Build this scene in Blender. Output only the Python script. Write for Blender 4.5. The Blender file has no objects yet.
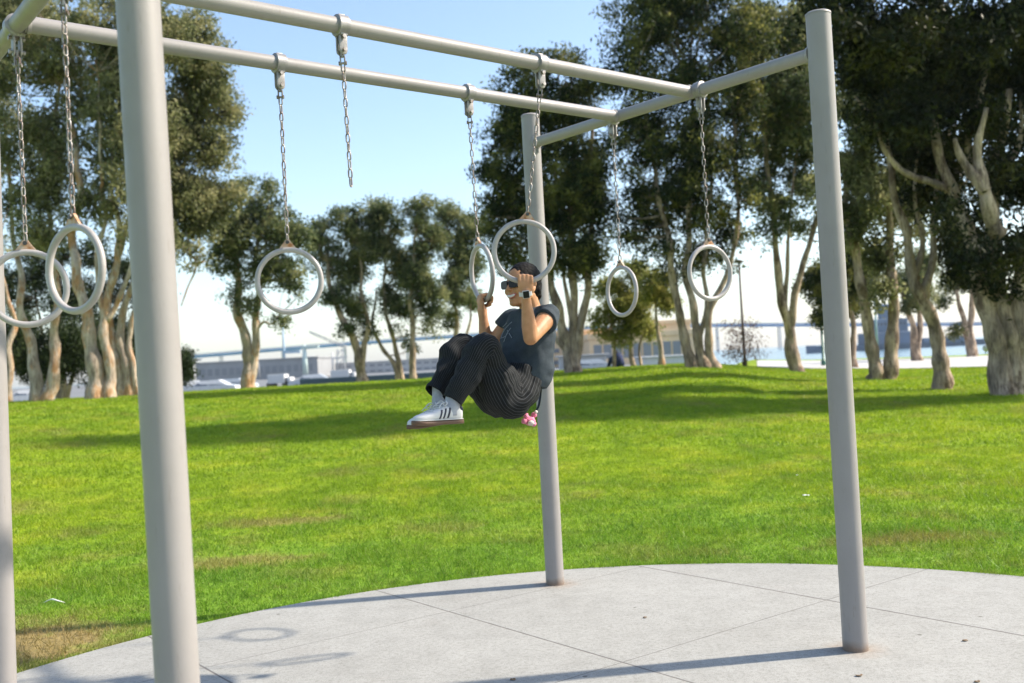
import bpy, bmesh, math, random
import numpy as np
from mathutils import Vector, noise, Matrix
rng = np.random.default_rng(7); random.seed(7)
R = math.radians
sc = bpy.context.scene; COL = sc.collection
# ------------------------------------------------------------------ camera geometry
F, PITCH, ROLL, CAMH = 993.94, .019, .053, 1.5
def ray(X, Y):
    X -= 512; Y -= 341.5
    c, s = math.cos(ROLL), math.sin(ROLL)
    a = c*X-s*Y; b = s*X+c*Y; u = -b/F
    return np.array([a/F, math.cos(PITCH)-u*math.sin(PITCH), math.sin(PITCH)+u*math.cos(PITCH)])
CAM = np.array([0, 0, CAMH])
def at(px, py, d):                      # point seen at (px,py), d metres in front of the camera
    r = ray(px, py); return CAM+r*(d/r[1])
def gr(px, py, z=0.):
    r = ray(px, py); return CAM+r*((z-CAMH)/r[2])
A_ = lambda *v: np.array(v, float)
def nrm(v): v = np.asarray(v, float); return v/max(np.linalg.norm(v), 1e-9)
def smooth(t): t = np.clip(t, 0, 1); return t*t*(3-2*t)
# ------------------------------------------------------------------ terrain
def MH(s): return np.interp(s, [-.6, -.3, -.1, .1, .17, .21, .25, .3, .4, .6], [.98, .98, .97, 1.02, 1.03, .93, .74, .6, .47, .4])
def zt(x, y):
    x = np.asarray(x, float); y = np.asarray(y, float)
    r = np.hypot(x, y); s = np.where(y > .5, x/np.maximum(y, .5), np.sign(x)*.6)
    M = MH(np.clip(s, -.6, .6))
    z = M*smooth((r-7.2)/25)
    back = smooth((y+2)/6); z = z*back
    wet = smooth((s-.13)/.05)
    land = -1.3*smooth((r-38)/25)*(1-smooth((s-.19)/.05))
    z = z+land*back
    drop = smooth((r-62)/2.5)*wet*back
    z = z*(1-drop)-5*drop
    far = smooth((r-1200)/100); z = z*(1-far)-5*far
    return z-.035*(1-smooth((r-6.5)/2))
# ------------------------------------------------------------------ materials
def mat(name, fn):
    m = bpy.data.materials.new(name); m.use_nodes = True
    nt = m.node_tree; b = nt.nodes['Principled BSDF']; fn(nt, b); return m
def N(nt, t, **k):
    n = nt.nodes.new(t)
    for a, v in k.items():
        if a in n.inputs.keys(): n.inputs[a].default_value = v
        else: setattr(n, a, v)
    return n
def coord(nt, scale=(1, 1, 1), kind='Object'):
    t = N(nt, 'ShaderNodeTexCoord'); mp = N(nt, 'ShaderNodeMapping'); mp.inputs['Scale'].default_value = scale
    nt.links.new(t.outputs[kind], mp.inputs['Vector']); return mp.outputs[0]
def wpos(nt): return N(nt, 'ShaderNodeNewGeometry').outputs['Position']
def nz(nt, vec, scale, detail=3, rough=.5):
    n = N(nt, 'ShaderNodeTexNoise'); n.inputs['Scale'].default_value = scale
    n.inputs['Detail'].default_value = detail; n.inputs['Roughness'].default_value = rough
    nt.links.new(vec, n.inputs['Vector']); return n.outputs['Fac']
def ramp(nt, fac, stops, interp='LINEAR'):
    r = N(nt, 'ShaderNodeValToRGB'); cr = r.color_ramp; cr.interpolation = interp
    while len(cr.elements) < len(stops): cr.elements.new(.5)
    for e, (p, c) in zip(cr.elements, stops):
        e.position = p; e.color = (*c, 1) if len(c) == 3 else c
    nt.links.new(fac, r.inputs[0]); return r.outputs[0]
def mix(nt, f, a, b, mode='MIX'):
    m = N(nt, 'ShaderNodeMix', data_type='RGBA', blend_type=mode)
    for s_, v in ((m.inputs[0], f), (m.inputs[6], a), (m.inputs[7], b)):
        if hasattr(v, 'is_linked') or hasattr(v, 'links'): nt.links.new(v, s_)
        else: s_.default_value = v if not isinstance(v, tuple) else (*v, 1)[:4]
    return m.outputs[2]
def mth(nt, op, a, b=0., c=0.):
    m = N(nt, 'ShaderNodeMath', operation=op)
    for i, v in enumerate((a, b, c)):
        if hasattr(v, 'links'): nt.links.new(v, m.inputs[i])
        else: m.inputs[i].default_value = v
    return m.outputs[0]
def bump(nt, b, h, strength=.3, dist=.01):
    n = N(nt, 'ShaderNodeBump'); n.inputs['Strength'].default_value = strength; n.inputs['Distance'].default_value = dist
    nt.links.new(h, n.inputs['Height']); nt.links.new(n.outputs[0], b.inputs['Normal'])
def simple(name, col, rough=.5, metal=0., var=.12, scale=8., spec=.5, bmp=0):
    def fn(nt, b):
        v = coord(nt); n = nz(nt, v, scale, 4)
        lo = tuple(c*(1-var) for c in col); hi = tuple(min(1, c*(1+var)) for c in col)
        nt.links.new(ramp(nt, n, [(.3, lo), (.7, hi)]), b.inputs['Base Color'])
        b.inputs['Roughness'].default_value = rough; b.inputs['Metallic'].default_value = metal
        b.inputs['Specular IOR Level'].default_value = spec
        if bmp: bump(nt, b, nz(nt, v, scale*6, 4), bmp)
    return mat(name, fn)
def painted(nt, b):
    v = coord(nt)
    base = ramp(nt, nz(nt, v, 2.5, 5, .6), [(.3, (.245, .228, .216)), (.7, (.285, .266, .254))])
    sc_ = nz(nt, coord(nt, (9, 9, 1.2)), 6, 6, .7)
    dirt = ramp(nt, sc_, [(.60, (1, 1, 1)), (.72, (.80, .76, .72)), (.78, (.62, .54, .48))])
    pz = N(nt, 'ShaderNodeSeparateXYZ'); nt.links.new(wpos(nt), pz.inputs[0])
    mr = N(nt, 'ShaderNodeMapRange'); nt.links.new(mth(nt, 'ADD', pz.outputs[2], mth(nt, 'MULTIPLY', nz(nt, v, 18, 4), -.05)), mr.inputs[0])
    mr.inputs[1].default_value = -.015; mr.inputs[2].default_value = .03; mr.inputs[3].default_value = .75; mr.inputs[4].default_value = 0.
    cc = mix(nt, mr.outputs[0], mix(nt, 1., base, dirt, 'MULTIPLY'), (.16, .10, .06))
    nt.links.new(cc, b.inputs['Base Color'])
    nt.links.new(ramp(nt, nz(nt, v, 14, 4), [(.3, (.42, .42, .42)), (.7, (.58, .58, .58))]), b.inputs['Roughness'])
    bump(nt, b, nz(nt, v, 90, 3), .12, .002)
M = {}
M['paint'] = mat('painted_steel', painted)
M['plastic'] = simple('ring_plastic', (.36, .335, .32), .42, var=.1, scale=20, bmp=.05)
def rusty(nt, b):
    v = coord(nt)
    nt.links.new(ramp(nt, nz(nt, v, 40, 5), [(.35, (.34, .14, .05)), (.5, (.50, .31, .20)), (.65, (.50, .40, .32))]), b.inputs['Base Color'])
    b.inputs['Roughness'].default_value = .6
M['rusty'] = mat('rust_stained_plate', rusty)
def chainm(nt, b):
    v = wpos(nt)
    n = nz(nt, v, 35, 4)
    nt.links.new(ramp(nt, n, [(.35, (.17, .125, .10)), (.5, (.26, .23, .205)), (.62, (.36, .34, .32))]), b.inputs['Base Color'])
    b.inputs['Metallic'].default_value = .55; b.inputs['Roughness'].default_value = .42
M['chain'] = mat('weathered_galvanised_chain', chainm)
M['clamp'] = simple('cast_clamp_metal', (.27, .255, .245), .45, .3, var=.2, scale=30, bmp=.1)
M['darkmetal'] = simple('dark_bolt_metal', (.09, .085, .08), .4, .8)
# concrete with tooled joints
BX, BY = .20145, 6.64247
U = A_(math.cos(-.897), math.sin(-.897)); V = A_(-U[1], U[0])   # U: post B -> post C, V: to the right and away
SLC = (.592, 3.261); SLR = 3.84
def concrete(nt, b):
    p = wpos(nt)
    big = nz(nt, p, .9, 6, .6); mid = nz(nt, p, 7, 5, .6); fine = nz(nt, p, 160, 3, .6)
    c = ramp(nt, big, [(.3, (.300, .297, .274)), (.7, (.352, .350, .326))])
    c = mix(nt, .6, c, ramp(nt, mid, [(.3, (.78, .78, .77)), (.6, (1, 1, 1))]), 'MULTIPLY')
    c = mix(nt, .5, c, ramp(nt, fine, [(.36, (.5, .48, .45)), (.5, (1, 1, 1)), (.66, (1.12, 1.12, 1.12))]), 'MULTIPLY')
    stain = nz(nt, p, 2.1, 5, .65)
    c = mix(nt, ramp(nt, stain, [(.60, (0, 0, 0)), (.74, (.22, .22, .22))]), c, (.27, .235, .20))
    sp = N(nt, 'ShaderNodeTexVoronoi'); sp.inputs['Scale'].default_value = 3.3; nt.links.new(p, sp.inputs['Vector'])
    spot = ramp(nt, sp.outputs['Distance'], [(.03, (.45, .43, .4)), (.05, (1, 1, 1))])
    c = mix(nt, 1., c, spot, 'MULTIPLY')
    xyz = N(nt, 'ShaderNodeSeparateXYZ'); nt.links.new(p, xyz.inputs[0])
    X, Y = xyz.outputs[0], xyz.outputs[1]
    for q in ((BX, BY), (BX+2.24*U[0], BY+2.24*U[1])):      # rust bleeding from the post feet
        dd = mth(nt, 'SQRT', mth(nt, 'ADD', mth(nt, 'POWER', mth(nt, 'SUBTRACT', X, q[0]), 2.), mth(nt, 'POWER', mth(nt, 'SUBTRACT', Y, q[1]), 2.)))
        dd = mth(nt, 'ADD', dd, mth(nt, 'MULTIPLY', mth(nt, 'SUBTRACT', nz(nt, p, 9, 4, .65), .5), .18))
        mr = N(nt, 'ShaderNodeMapRange'); nt.links.new(dd, mr.inputs[0]); mr.inputs[1].default_value = .06; mr.inputs[2].default_value = .17; mr.inputs[3].default_value = .45; mr.inputs[4].default_value = 0.
        c = mix(nt, mr.outputs[0], c, (.27, .19, .13))
    grit = nz(nt, p, 42, 4, .7)
    c = mix(nt, .7, c, ramp(nt, grit, [(.36, (.72, .71, .69)), (.5, (1, 1, 1)), (.68, (1.1, 1.1, 1.1))]), 'MULTIPLY')
    dmin = None
    def line(nx, ny, off):
        d = mth(nt, 'ADD', mth(nt, 'MULTIPLY', X, nx), mth(nt, 'MULTIPLY', Y, ny))
        return mth(nt, 'ABSOLUTE', mth(nt, 'SUBTRACT', d, off))
    th1 = R(-51.8); n1 = (-math.sin(th1), math.cos(th1))     # lines along U
    th2 = R(36.7); n2 = (-math.sin(th2), math.cos(th2))
    for (n_, q, w) in [(n1, (-1.73, 5.23), 1.), (n1, (-.93, 6.64), 1.), (n1, (1.30, 6.44), .8), (n1, (2.9, 7.), .8), (n1, (-2.6, 4.2), 1),
                       (n2, (-1.01, 5.66), 2.2), (n2, (.29, 4.76), 1.9)]:
        l = mth(nt, 'MULTIPLY', line(n_[0], n_[1], n_[0]*q[0]+n_[1]*q[1]), w)
        dmin = l if dmin is None else mth(nt, 'MINIMUM', dmin, l)
    wob = mth(nt, 'MULTIPLY', mth(nt, 'SUBTRACT', nz(nt, p, 12, 3), .5), .006)
    dmin = mth(nt, 'ADD', dmin, wob)
    j = N(nt, 'ShaderNodeMapRange'); j.inputs[1].default_value = .003; j.inputs[2].default_value = .008
    nt.links.new(dmin, j.inputs[0])
    c = mix(nt, j.outputs[0], (.13, .12, .11), c)
    nt.links.new(c, b.inputs['Base Color']); b.inputs['Roughness'].default_value = .85
    h = mth(nt, 'ADD', mth(nt, 'MULTIPLY', fine, .25), j.outputs[0])
    bump(nt, b, h, .5, .004)
M['concrete'] = mat('broom_finished_concrete', concrete)
def groundcol(nt):
    p = wpos(nt)
    a = nz(nt, p, 1.1, 5, .65); b_ = nz(nt, p, .22, 4, .6); f = nz(nt, p, 25, 2)
    g = ramp(nt, a, [(.30, (.10, .215, .010)), (.5, (.19, .31, .012)), (.66, (.32, .38, .03))])
    g = mix(nt, ramp(nt, b_, [(.35, (0, 0, 0)), (.65, (.55, .55, .55))]), g, (.29, .40, .015))
    x0 = N(nt, 'ShaderNodeSeparateXYZ'); nt.links.new(p, x0.inputs[0])     # deeper green turf where the slab run-off keeps it wet
    ddx = mth(nt, 'SUBTRACT', x0.outputs[0], SLC[0]); ddy = mth(nt, 'SUBTRACT', x0.outputs[1], SLC[1])
    rs = mth(nt, 'SQRT', mth(nt, 'ADD', mth(nt, 'MULTIPLY', ddx, ddx), mth(nt, 'MULTIPLY', ddy, ddy)))
    rs = mth(nt, 'ADD', rs, mth(nt, 'MULTIPLY', mth(nt, 'SUBTRACT', a, .5), 3.5))
    wr = N(nt, 'ShaderNodeMapRange'); nt.links.new(rs, wr.inputs[0]); wr.inputs[1].default_value = 4.6; wr.inputs[2].default_value = 8.2; wr.inputs[3].default_value = .65; wr.inputs[4].default_value = 0.
    g = mix(nt, wr.outputs[0], g, (.12, .27, .03))
    dry = ramp(nt, nz(nt, p, .75, 6, .7), [(.53, (0, 0, 0)), (.72, (.7, .7, .7))])
    # two worn patches seen beside the left end of the slab
    xyz = N(nt, 'ShaderNodeSeparateXYZ'); nt.links.new(p, xyz.inputs[0])
    def blob(q, rx, ry, kk=.6):
        dx = mth(nt, 'DIVIDE', mth(nt, 'SUBTRACT', xyz.outputs[0], q[0]), rx)
        dy = mth(nt, 'DIVIDE', mth(nt, 'SUBTRACT', xyz.outputs[1], q[1]), ry)
        d = mth(nt, 'SQRT', mth(nt, 'ADD', mth(nt, 'MULTIPLY', dx, dx), mth(nt, 'MULTIPLY', dy, dy)))
        d = mth(nt, 'ADD', d, mth(nt, 'MULTIPLY', mth(nt, 'SUBTRACT', nz(nt, p, 3.5, 4, .7), .5), 1.6))
        r = N(nt, 'ShaderNodeMapRange'); nt.links.new(d, r.inputs[0])
        r.inputs[1].default_value = .4; r.inputs[2].default_value = 1.1; r.inputs[3].default_value = kk; r.inputs[4].default_value = 0.
        return r.outputs[0]
    w = mth(nt, 'MAXIMUM', blob((-3.0, 5.9), .75, .75, .95), blob((-2.3, 8.0), .7, .3))
    w = mth(nt, 'MAXIMUM', w, blob((2.9, 7.5), .8, .25))
    w = mth(nt, 'MAXIMUM', w, blob((-2.4, 9.8), .9, .3))
    w = mth(nt, 'MAXIMUM', w, mth(nt, 'MULTIPLY', dry, .8))
    g = mix(nt, .75, g, ramp(nt, nz(nt, p, 7, 4, .65), [(.35, (.60, .66, .6)), (.5, (1, 1, 1)), (.66, (1.35, 1.22, 1.25))]), 'MULTIPLY')
    g = mix(nt, w, g, (.30, .22, .10))
    return g, f
def soil(nt, b):
    g, f = groundcol(nt)
    c = mix(nt, .2, g, (.09, .08, .02)); nt.links.new(c, b.inputs['Base Color'])
    b.inputs['Roughness'].default_value = .95; b.inputs['Specular IOR Level'].default_value = .1
    bump(nt, b, f, .6, .03)
M['soil'] = mat('turf_soil', soil)
def blade(nt, b):
    g, f = groundcol(nt)
    p = wpos(nt)
    g = mix(nt, .8, g, ramp(nt, nz(nt, p, 60, 2), [(.3, (.55, .6, .55)), (.7, (1.35, 1.28, 1.2))]), 'MULTIPLY')
    g = mix(nt, ramp(nt, nz(nt, p, 95, 1), [(.60, (0, 0, 0)), (.66, (.6, .6, .6))]), g, (.42, .36, .16))
    out = nt.nodes['Material Output']
    nt.links.new(g, b.inputs['Base Color']); b.inputs['Roughness'].default_value = .55; b.inputs['Specular IOR Level'].default_value = .25
    t = N(nt, 'ShaderNodeBsdfTranslucent'); nt.links.new(mix(nt, .6, g, (1.2, 1.25, .5), 'MULTIPLY'), t.inputs[0])
    m = N(nt, 'ShaderNodeMixShader'); m.inputs[0].default_value = .4
    nt.links.new(b.outputs[0], m.inputs[1]); nt.links.new(t.outputs[0], m.inputs[2]); nt.links.new(m.outputs[0], out.inputs['Surface'])
M['blade'] = mat('grass_blades', blade)
def leafmat(name, dark, mid, light, tr=.3):
    def fn(nt, b):
        p = wpos(nt)
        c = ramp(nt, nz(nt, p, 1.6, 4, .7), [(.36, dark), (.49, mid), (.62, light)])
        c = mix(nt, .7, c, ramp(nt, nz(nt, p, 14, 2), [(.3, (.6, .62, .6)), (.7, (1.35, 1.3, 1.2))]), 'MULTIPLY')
        nt.links.new(c, b.inputs['Base Color']); b.inputs['Roughness'].default_value = .5; b.inputs['Specular IOR Level'].default_value = .12
        t = N(nt, 'ShaderNodeBsdfTranslucent'); nt.links.new(c, t.inputs[0])
        m = N(nt, 'ShaderNodeMixShader'); m.inputs[0].default_value = tr
        out = nt.nodes['Material Output']
        nt.links.new(b.outputs[0], m.inputs[1]); nt.links.new(t.outputs[0], m.inputs[2]); nt.links.new(m.outputs[0], out.inputs['Surface'])
    return mat(name, fn)
M['leaf_olive'] = leafmat('olive_leaves', (.06, .078, .034), (.19, .205, .095), (.42, .40, .22), .55)
M['leaf_dark'] = leafmat('dark_green_leaves', (.012, .024, .011), (.048, .070, .026), (.28, .27, .08), .42)  # the light tone paints in sunlit patches and crown tips
M['leaf_mid'] = leafmat('mid_green_leaves', (.032, .052, .024), (.11, .145, .065), (.34, .34, .16), .5)
M['leaf_shade'] = leafmat('shaded_leaves', (.007, .012, .006), (.018, .027, .010), (.08, .078, .025), .2)  # darker copy of the tree leaves, with the canopy shade put into the colour
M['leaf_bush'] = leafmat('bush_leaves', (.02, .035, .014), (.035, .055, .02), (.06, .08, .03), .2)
M['leaf_young'] = leafmat('young_tree_leaves', (.13, .16, .04), (.27, .28, .08), (.40, .36, .12), .6)
M['leaf_red'] = leafmat('reddish_twigs', (.12, .06, .05), (.2, .11, .09), (.22, .15, .12), .2)
def barkmat(name, pale, grey, rust, th):
    def fn(nt, b):
        v = coord(nt, (1, 1, .45))
        c = ramp(nt, nz(nt, v, 2.2, 6, .65), [(.38, grey), (.62, pale)])
        c = mix(nt, ramp(nt, nz(nt, coord(nt, (1, 1, .5)), 1.7, 5, .7), [(th, (0, 0, 0)), (th+.1, (.9, .9, .9))]), c, rust)
        st = nz(nt, coord(nt, (6, 6, .7)), 4, 5, .7)
        c = mix(nt, .85, c, ramp(nt, st, [(.36, (.38, .33, .28)), (.52, (1.05, 1.05, 1.05))]), 'MULTIPLY')
        nt.links.new(c, b.inputs['Base Color']); b.inputs['Roughness'].default_value = .85
        bump(nt, b, st, .9, .08)
    return mat(name, fn)
M['bark_pale'] = barkmat('pale_peeling_bark', (.66, .54, .42), (.34, .27, .21), (.50, .26, .11), .50)
M['bark_grey'] = barkmat('grey_papery_bark', (.64, .48, .35), (.19, .14, .105), (.13, .075, .045), .53)
# ------------------------------------------------------------------ objects
def tag(o, label=None, cat=None, group=None, kind=None):
    if label: o['label'] = label
    if cat: o['category'] = cat
    if group: o['group'] = group
    if kind: o['kind'] = kind
    return o
def empty(name, loc, label=None, cat=None, group=None):
    o = bpy.data.objects.new(name, None); COL.objects.link(o); o.location = Vector([float(c) for c in loc])
    o.empty_display_size = .1
    return tag(o, label, cat, group)
def wloc(o):
    v = Vector((0, 0, 0))
    while o: v += o.location; o = o.parent
    return np.array(v)
def meshobj(name, v, f, m, parent=None, sm=False, origin=None):
    v = np.asarray(v, float).reshape(-1, 3)
    org = wloc(parent) if parent else (np.asarray(origin, float) if origin is not None else np.zeros(3))
    me = bpy.data.meshes.new(name); me.from_pydata((v-org).tolist(), [], f); me.update()
    if sm: me.polygons.foreach_set('use_smooth', [True]*len(me.polygons))
    if m: me.materials.append(m)
    o = bpy.data.objects.new(name, me); COL.objects.link(o)
    if parent: o.parent = parent
    elif origin is not None: o.location = Vector([float(c) for c in org])
    return o
def npmesh(name, v, nper, m, parent=None, origin=None):   # v: (k*nper,3) separate n-gons
    v = np.asarray(v, np.float32).reshape(-1, 3)
    org = wloc(parent) if parent else (np.asarray(origin, float) if origin is not None else np.zeros(3))
    v = v-org.astype(np.float32)
    k = len(v)//nper
    me = bpy.data.meshes.new(name); me.vertices.add(len(v)); me.vertices.foreach_set('co', v.ravel())
    me.loops.add(len(v)); me.loops.foreach_set('vertex_index', np.arange(len(v), dtype=np.int32))
    me.polygons.add(k); me.polygons.foreach_set('loop_start', np.arange(0, len(v), nper, dtype=np.int32))
    me.update(calc_edges=True); me.materials.append(m)
    o = bpy.data.objects.new(name, me); COL.objects.link(o)
    if parent: o.parent = parent
    elif origin is not None: o.location = Vector([float(c) for c in org])
    return o
class MB:
    def __init__(s): s.v = []; s.f = []
    def add(s, v, f):
        n = len(s.v); s.v.extend([tuple(float(c) for c in p) for p in v]); s.f.extend([tuple(i+n for i in q) for q in f]); return s
    def box(s, c, size, ax=None, bev=0.):
        ax = np.eye(3) if ax is None else np.array(ax, float)
        hx, hy, hz = [q/2 for q in size]
        if bev <= 0:
            P = [(sx*hx, sy*hy, sz*hz) for sz in (-1, 1) for sx, sy in ((-1, -1), (1, -1), (1, 1), (-1, 1))]
            Fc = [(0, 3, 2, 1), (4, 5, 6, 7), (0, 1, 5, 4), (1, 2, 6, 5), (2, 3, 7, 6), (3, 0, 4, 7)]
        else:
            b = min(bev, hx*.9, hy*.9, hz*.9); P = []; 
            bm = bmesh.new(); bmesh.ops.create_cube(bm, size=1.)
            for q in bm.verts: q.co = Vector((q.co.x*2*hx, q.co.y*2*hy, q.co.z*2*hz))
            bmesh.ops.bevel(bm, geom=bm.edges[:]+bm.verts[:], offset=b, segments=2, affect='EDGES', profile=.6)
            bm.verts.index_update(); P = [tuple(q.co) for q in bm.verts]; Fc = [tuple(w.index for w in g.verts) for g in bm.faces]; bm.free()
        P = [np.asarray(c)+p[0]*ax[0]+p[1]*ax[1]+p[2]*ax[2] for p in P]
        return s.add(P, Fc)
    def tube(s, path, rad, n=12, caps=True, closed=False, ref=None):
        path = [np.asarray(p, float) for p in path]; k = len(path)
        rad = [rad]*k if np.isscalar(rad) else list(rad)
        T = []
        for i in range(k):
            a = path[(i-1) % k] if closed else path[max(i-1, 0)]; b = path[(i+1) % k] if closed else path[min(i+1, k-1)]
            T.append(nrm(b-a))
        if ref is None: ref = A_(0, 0, 1) if abs(T[0][2]) < .9 else A_(1, 0, 0)
        X = nrm(np.cross(T[0], ref)); vs = []
        for i in range(k):
            X = nrm(X-T[i]*np.dot(X, T[i])); Y = np.cross(T[i], X)
            for j in range(n):
                a = 2*math.pi*j/n; vs.append(path[i]+rad[i]*(math.cos(a)*X+math.sin(a)*Y))
        fs = []
        for i in range(k if closed else k-1):
            i2 = (i+1) % k
            for j in range(n): fs.append((i*n+j, i*n+(j+1) % n, i2*n+(j+1) % n, i2*n+j))
        if caps and not closed:
            fs.append(tuple(range(n))[::-1]); fs.append(tuple((k-1)*n+j for j in range(n)))
        return s.add(vs, fs)
    def ell(s, c, r, ax=None, n=16, m=10):
        ax = np.eye(3) if ax is None else np.array(ax, float); r = (r, r, r) if np.isscalar(r) else r
        vs = [np.asarray(c)-ax[2]*r[2]]; fs = []
        for i in range(1, m):
            t = -math.pi/2+math.pi*i/m
            for j in range(n):
                a = 2*math.pi*j/n
                vs.append(np.asarray(c)+ax[0]*r[0]*math.cos(t)*math.cos(a)+ax[1]*r[1]*math.cos(t)*math.sin(a)+ax[2]*r[2]*math.sin(t))
        vs.append(np.asarray(c)+ax[2]*r[2]); L = len(vs)-1
        for j in range(n):
            fs.append((0, 1+(j+1) % n, 1+j)); fs.append((L, L-n+j, L-n+(j+1) % n))
        for i in range(m-2):
            for j in range(n): fs.append((1+i*n+j, 1+i*n+(j+1) % n, 1+(i+1)*n+(j+1) % n, 1+(i+1)*n+j))
        return s.add(vs, fs)
    def cone(s, a, b, ra, rb, n=14):      # round-ended tapered limb
        a = np.asarray(a, float); b = np.asarray(b, float)
        s.tube([a, b], [ra, rb], n); s.ell(a, ra, n=n, m=8); s.ell(b, rb, n=n, m=8); return s
    def chainlimb(s, pts, rads):
        for i in range(len(pts)-1): s.cone(pts[i], pts[i+1], rads[i], rads[i+1])
        return s
    def sections(s, cs, X, Y, a, b, n=32, pw=2.3, caps=True):     # stacked super-ellipse rings
        vs = []; k = len(cs)
        for i in range(k):
            Xi = X[i] if np.ndim(X) > 1 else X; Yi = Y[i] if np.ndim(Y) > 1 else Y
            for j in range(n):
                t = 2*math.pi*j/n; c_, s_ = math.cos(t), math.sin(t)
                vs.append(np.asarray(cs[i])+np.asarray(Xi)*a[i]*math.copysign(abs(c_)**(2/pw), c_)+np.asarray(Yi)*b[i]*math.copysign(abs(s_)**(2/pw), s_))
        fs = [(i*n+j, i*n+(j+1) % n, (i+1)*n+(j+1) % n, (i+1)*n+j) for i in range(k-1) for j in range(n)]
        if caps: fs += [tuple(range(n))[::-1], tuple((k-1)*n+j for j in range(n))]
        return s.add(vs, fs)
    def build(s, name, m, parent=None, sm=True, origin=None, auto=None):
        o = meshobj(name, s.v, s.f, m, parent, sm, origin)
        if auto is not None:
            me = o.data; bm = bmesh.new(); bm.from_mesh(me)
            bmesh.ops.recalc_face_normals(bm, faces=bm.faces[:])
            for e in bm.edges:
                if len(e.link_faces) == 2 and e.calc_face_angle(0) > R(auto): e.smooth = False
            bm.to_mesh(me); bm.free()
        return o
def spline(P, n):                         # Catmull-Rom through rows of P
    P = np.asarray(P, float); k = len(P); out = []
    Q = np.vstack([2*P[0]-P[1], P, 2*P[-1]-P[-2]])
    for i in range(k-1):
        for t in np.linspace(0, 1, n, endpoint=False):
            a, b, c, d = Q[i:i+4]
            out.append(.5*((2*b)+(-a+c)*t+(2*a-5*b+4*c-d)*t*t+(-a+3*b-3*c+d)*t**3))
    out.append(P[-1]); return np.array(out)
def remesh(o, vox, it=4, fac=.5):
    m = o.modifiers.new('r', 'REMESH'); m.mode = 'VOXEL'; m.voxel_size = vox; m.use_smooth_shade = True
    if it:
        s_ = o.modifiers.new('s', 'SMOOTH'); s_.iterations = it; s_.factor = fac
    dg = bpy.context.evaluated_depsgraph_get(); dg.update()
    me = bpy.data.meshes.new_from_object(o.evaluated_get(dg)); old = o.data
    o.modifiers.clear(); o.data = me
    if not len(me.materials) and old.materials: me.materials.append(old.materials[0])
    me.polygons.foreach_set('use_smooth', [True]*len(me.polygons)); return o
def displace(o, fn):
    me = o.data; n = len(me.vertices); co = np.empty(n*3); no = np.empty(n*3)
    me.vertices.foreach_get('co', co); me.vertices.foreach_get('normal', no)
    co = co.reshape(-1, 3); no = no.reshape(-1, 3)
    d = np.array([fn(Vector(c)) for c in co]); co = co+no*d[:, None]
    me.vertices.foreach_set('co', co.ravel()); me.update()
# ------------------------------------------------------------------ ground, slab, water, path
def build_ground():
    rr = [0, 1.5, 3, 4.5, 6, 6.6, 7.2]+list(np.arange(7.8, 66, .9))+[70, 80, 100, 140, 200, 300, 450, 700, 1000, 1200, 1250, 1300, 2000, 3900, 6000]
    az = np.concatenate([np.arange(-180, -40, 8), np.arange(-40, 40, .8), np.arange(40, 180, 8)])
    v = [(0, 0, float(zt(0, 0)))]; n = len(az)
    for r in rr[1:]:
        x = r*np.sin(np.radians(az)); y = r*np.cos(np.radians(az)); z = zt(x, y)
        v += list(zip(x, y, z))
    f = [(0, 1+(j+1) % n, 1+j) for j in range(n)]
    for i in range(len(rr)-2):
        for j in range(n): f.append((1+i*n+j, 1+i*n+(j+1) % n, 1+(i+1)*n+(j+1) % n, 1+(i+1)*n+j))
    tag(meshobj('ground', v, f, M['soil'], sm=True), kind='structure')
build_ground()
mb = MB(); n = 160; P = []
for (r, z) in ((0, 0), (SLR-.012, 0), (SLR, -.012), (SLR, -.14)):
    if r == 0: P.append((SLC[0], SLC[1], 0)); continue
    for j in range(n): a = 2*math.pi*j/n; P.append((SLC[0]+r*math.cos(a), SLC[1]+r*math.sin(a), z))
Fc = [(0, 1+j, 1+(j+1) % n) for j in range(n)]
for i in range(2):
    for j in range(n): Fc.append((1+i*n+j, 1+(i+1)*n+j, 1+(i+1)*n+(j+1) % n, 1+i*n+(j+1) % n))
mb.add(P, Fc); tag(mb.build('concrete_slab', M['concrete'], sm=False), kind='structure')
def waterm(nt, b):
    v = wpos(nt)
    b.inputs['Base Color'].default_value = (.10, .17, .21, 1); b.inputs['Roughness'].default_value = .22
    bump(nt, b, nz(nt, v, .9, 4, .6), .35, .25)
M['water'] = mat('bay_water', waterm)
mb = MB(); w = 6000
mb.add([(-w, 66, -2.2), (w, 66, -2.2), (w, w, -2.2), (-w, w, -2.2)], [(0, 1, 2, 3)])
tag(mb.build('water', M['water'], sm=False), kind='structure')
M['pathc'] = simple('pale_promenade_concrete', (.46, .445, .42), .8, var=.06, scale=.6)
def ringstrip(name, r0, r1, s0, s1, m, lift=.02, n=60, taper=0):
    v = []; f = []
    for i in range(n+1):
        s = s0+(s1-s0)*i/n; a = math.atan(s); ra = r0+(taper*(1-i/n)**2); rb = r1
        for k in range(7):
            r = ra+(rb-ra)*(k/6)**(3 if rb > 500 else 1); x, y = r*math.sin(a), r*math.cos(a); v.append((x, y, float(zt(x, y))+lift))
    for i in range(n):
        for k in range(6): f.append((i*7+k, (i+1)*7+k, (i+1)*7+k+1, i*7+k+1))
    return tag(meshobj(name, v, f, m, sm=True), kind='structure')
ringstrip('path', 35.8, 56, .245, .75, M['pathc'], .03, taper=2.5)
M['lot'] = simple('grey_harbour_lot', (.16, .165, .17), .9, scale=.05)
ringstrip('harbour_lot', 52, 1150, -.75, .14, M['lot'], .05)
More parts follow.
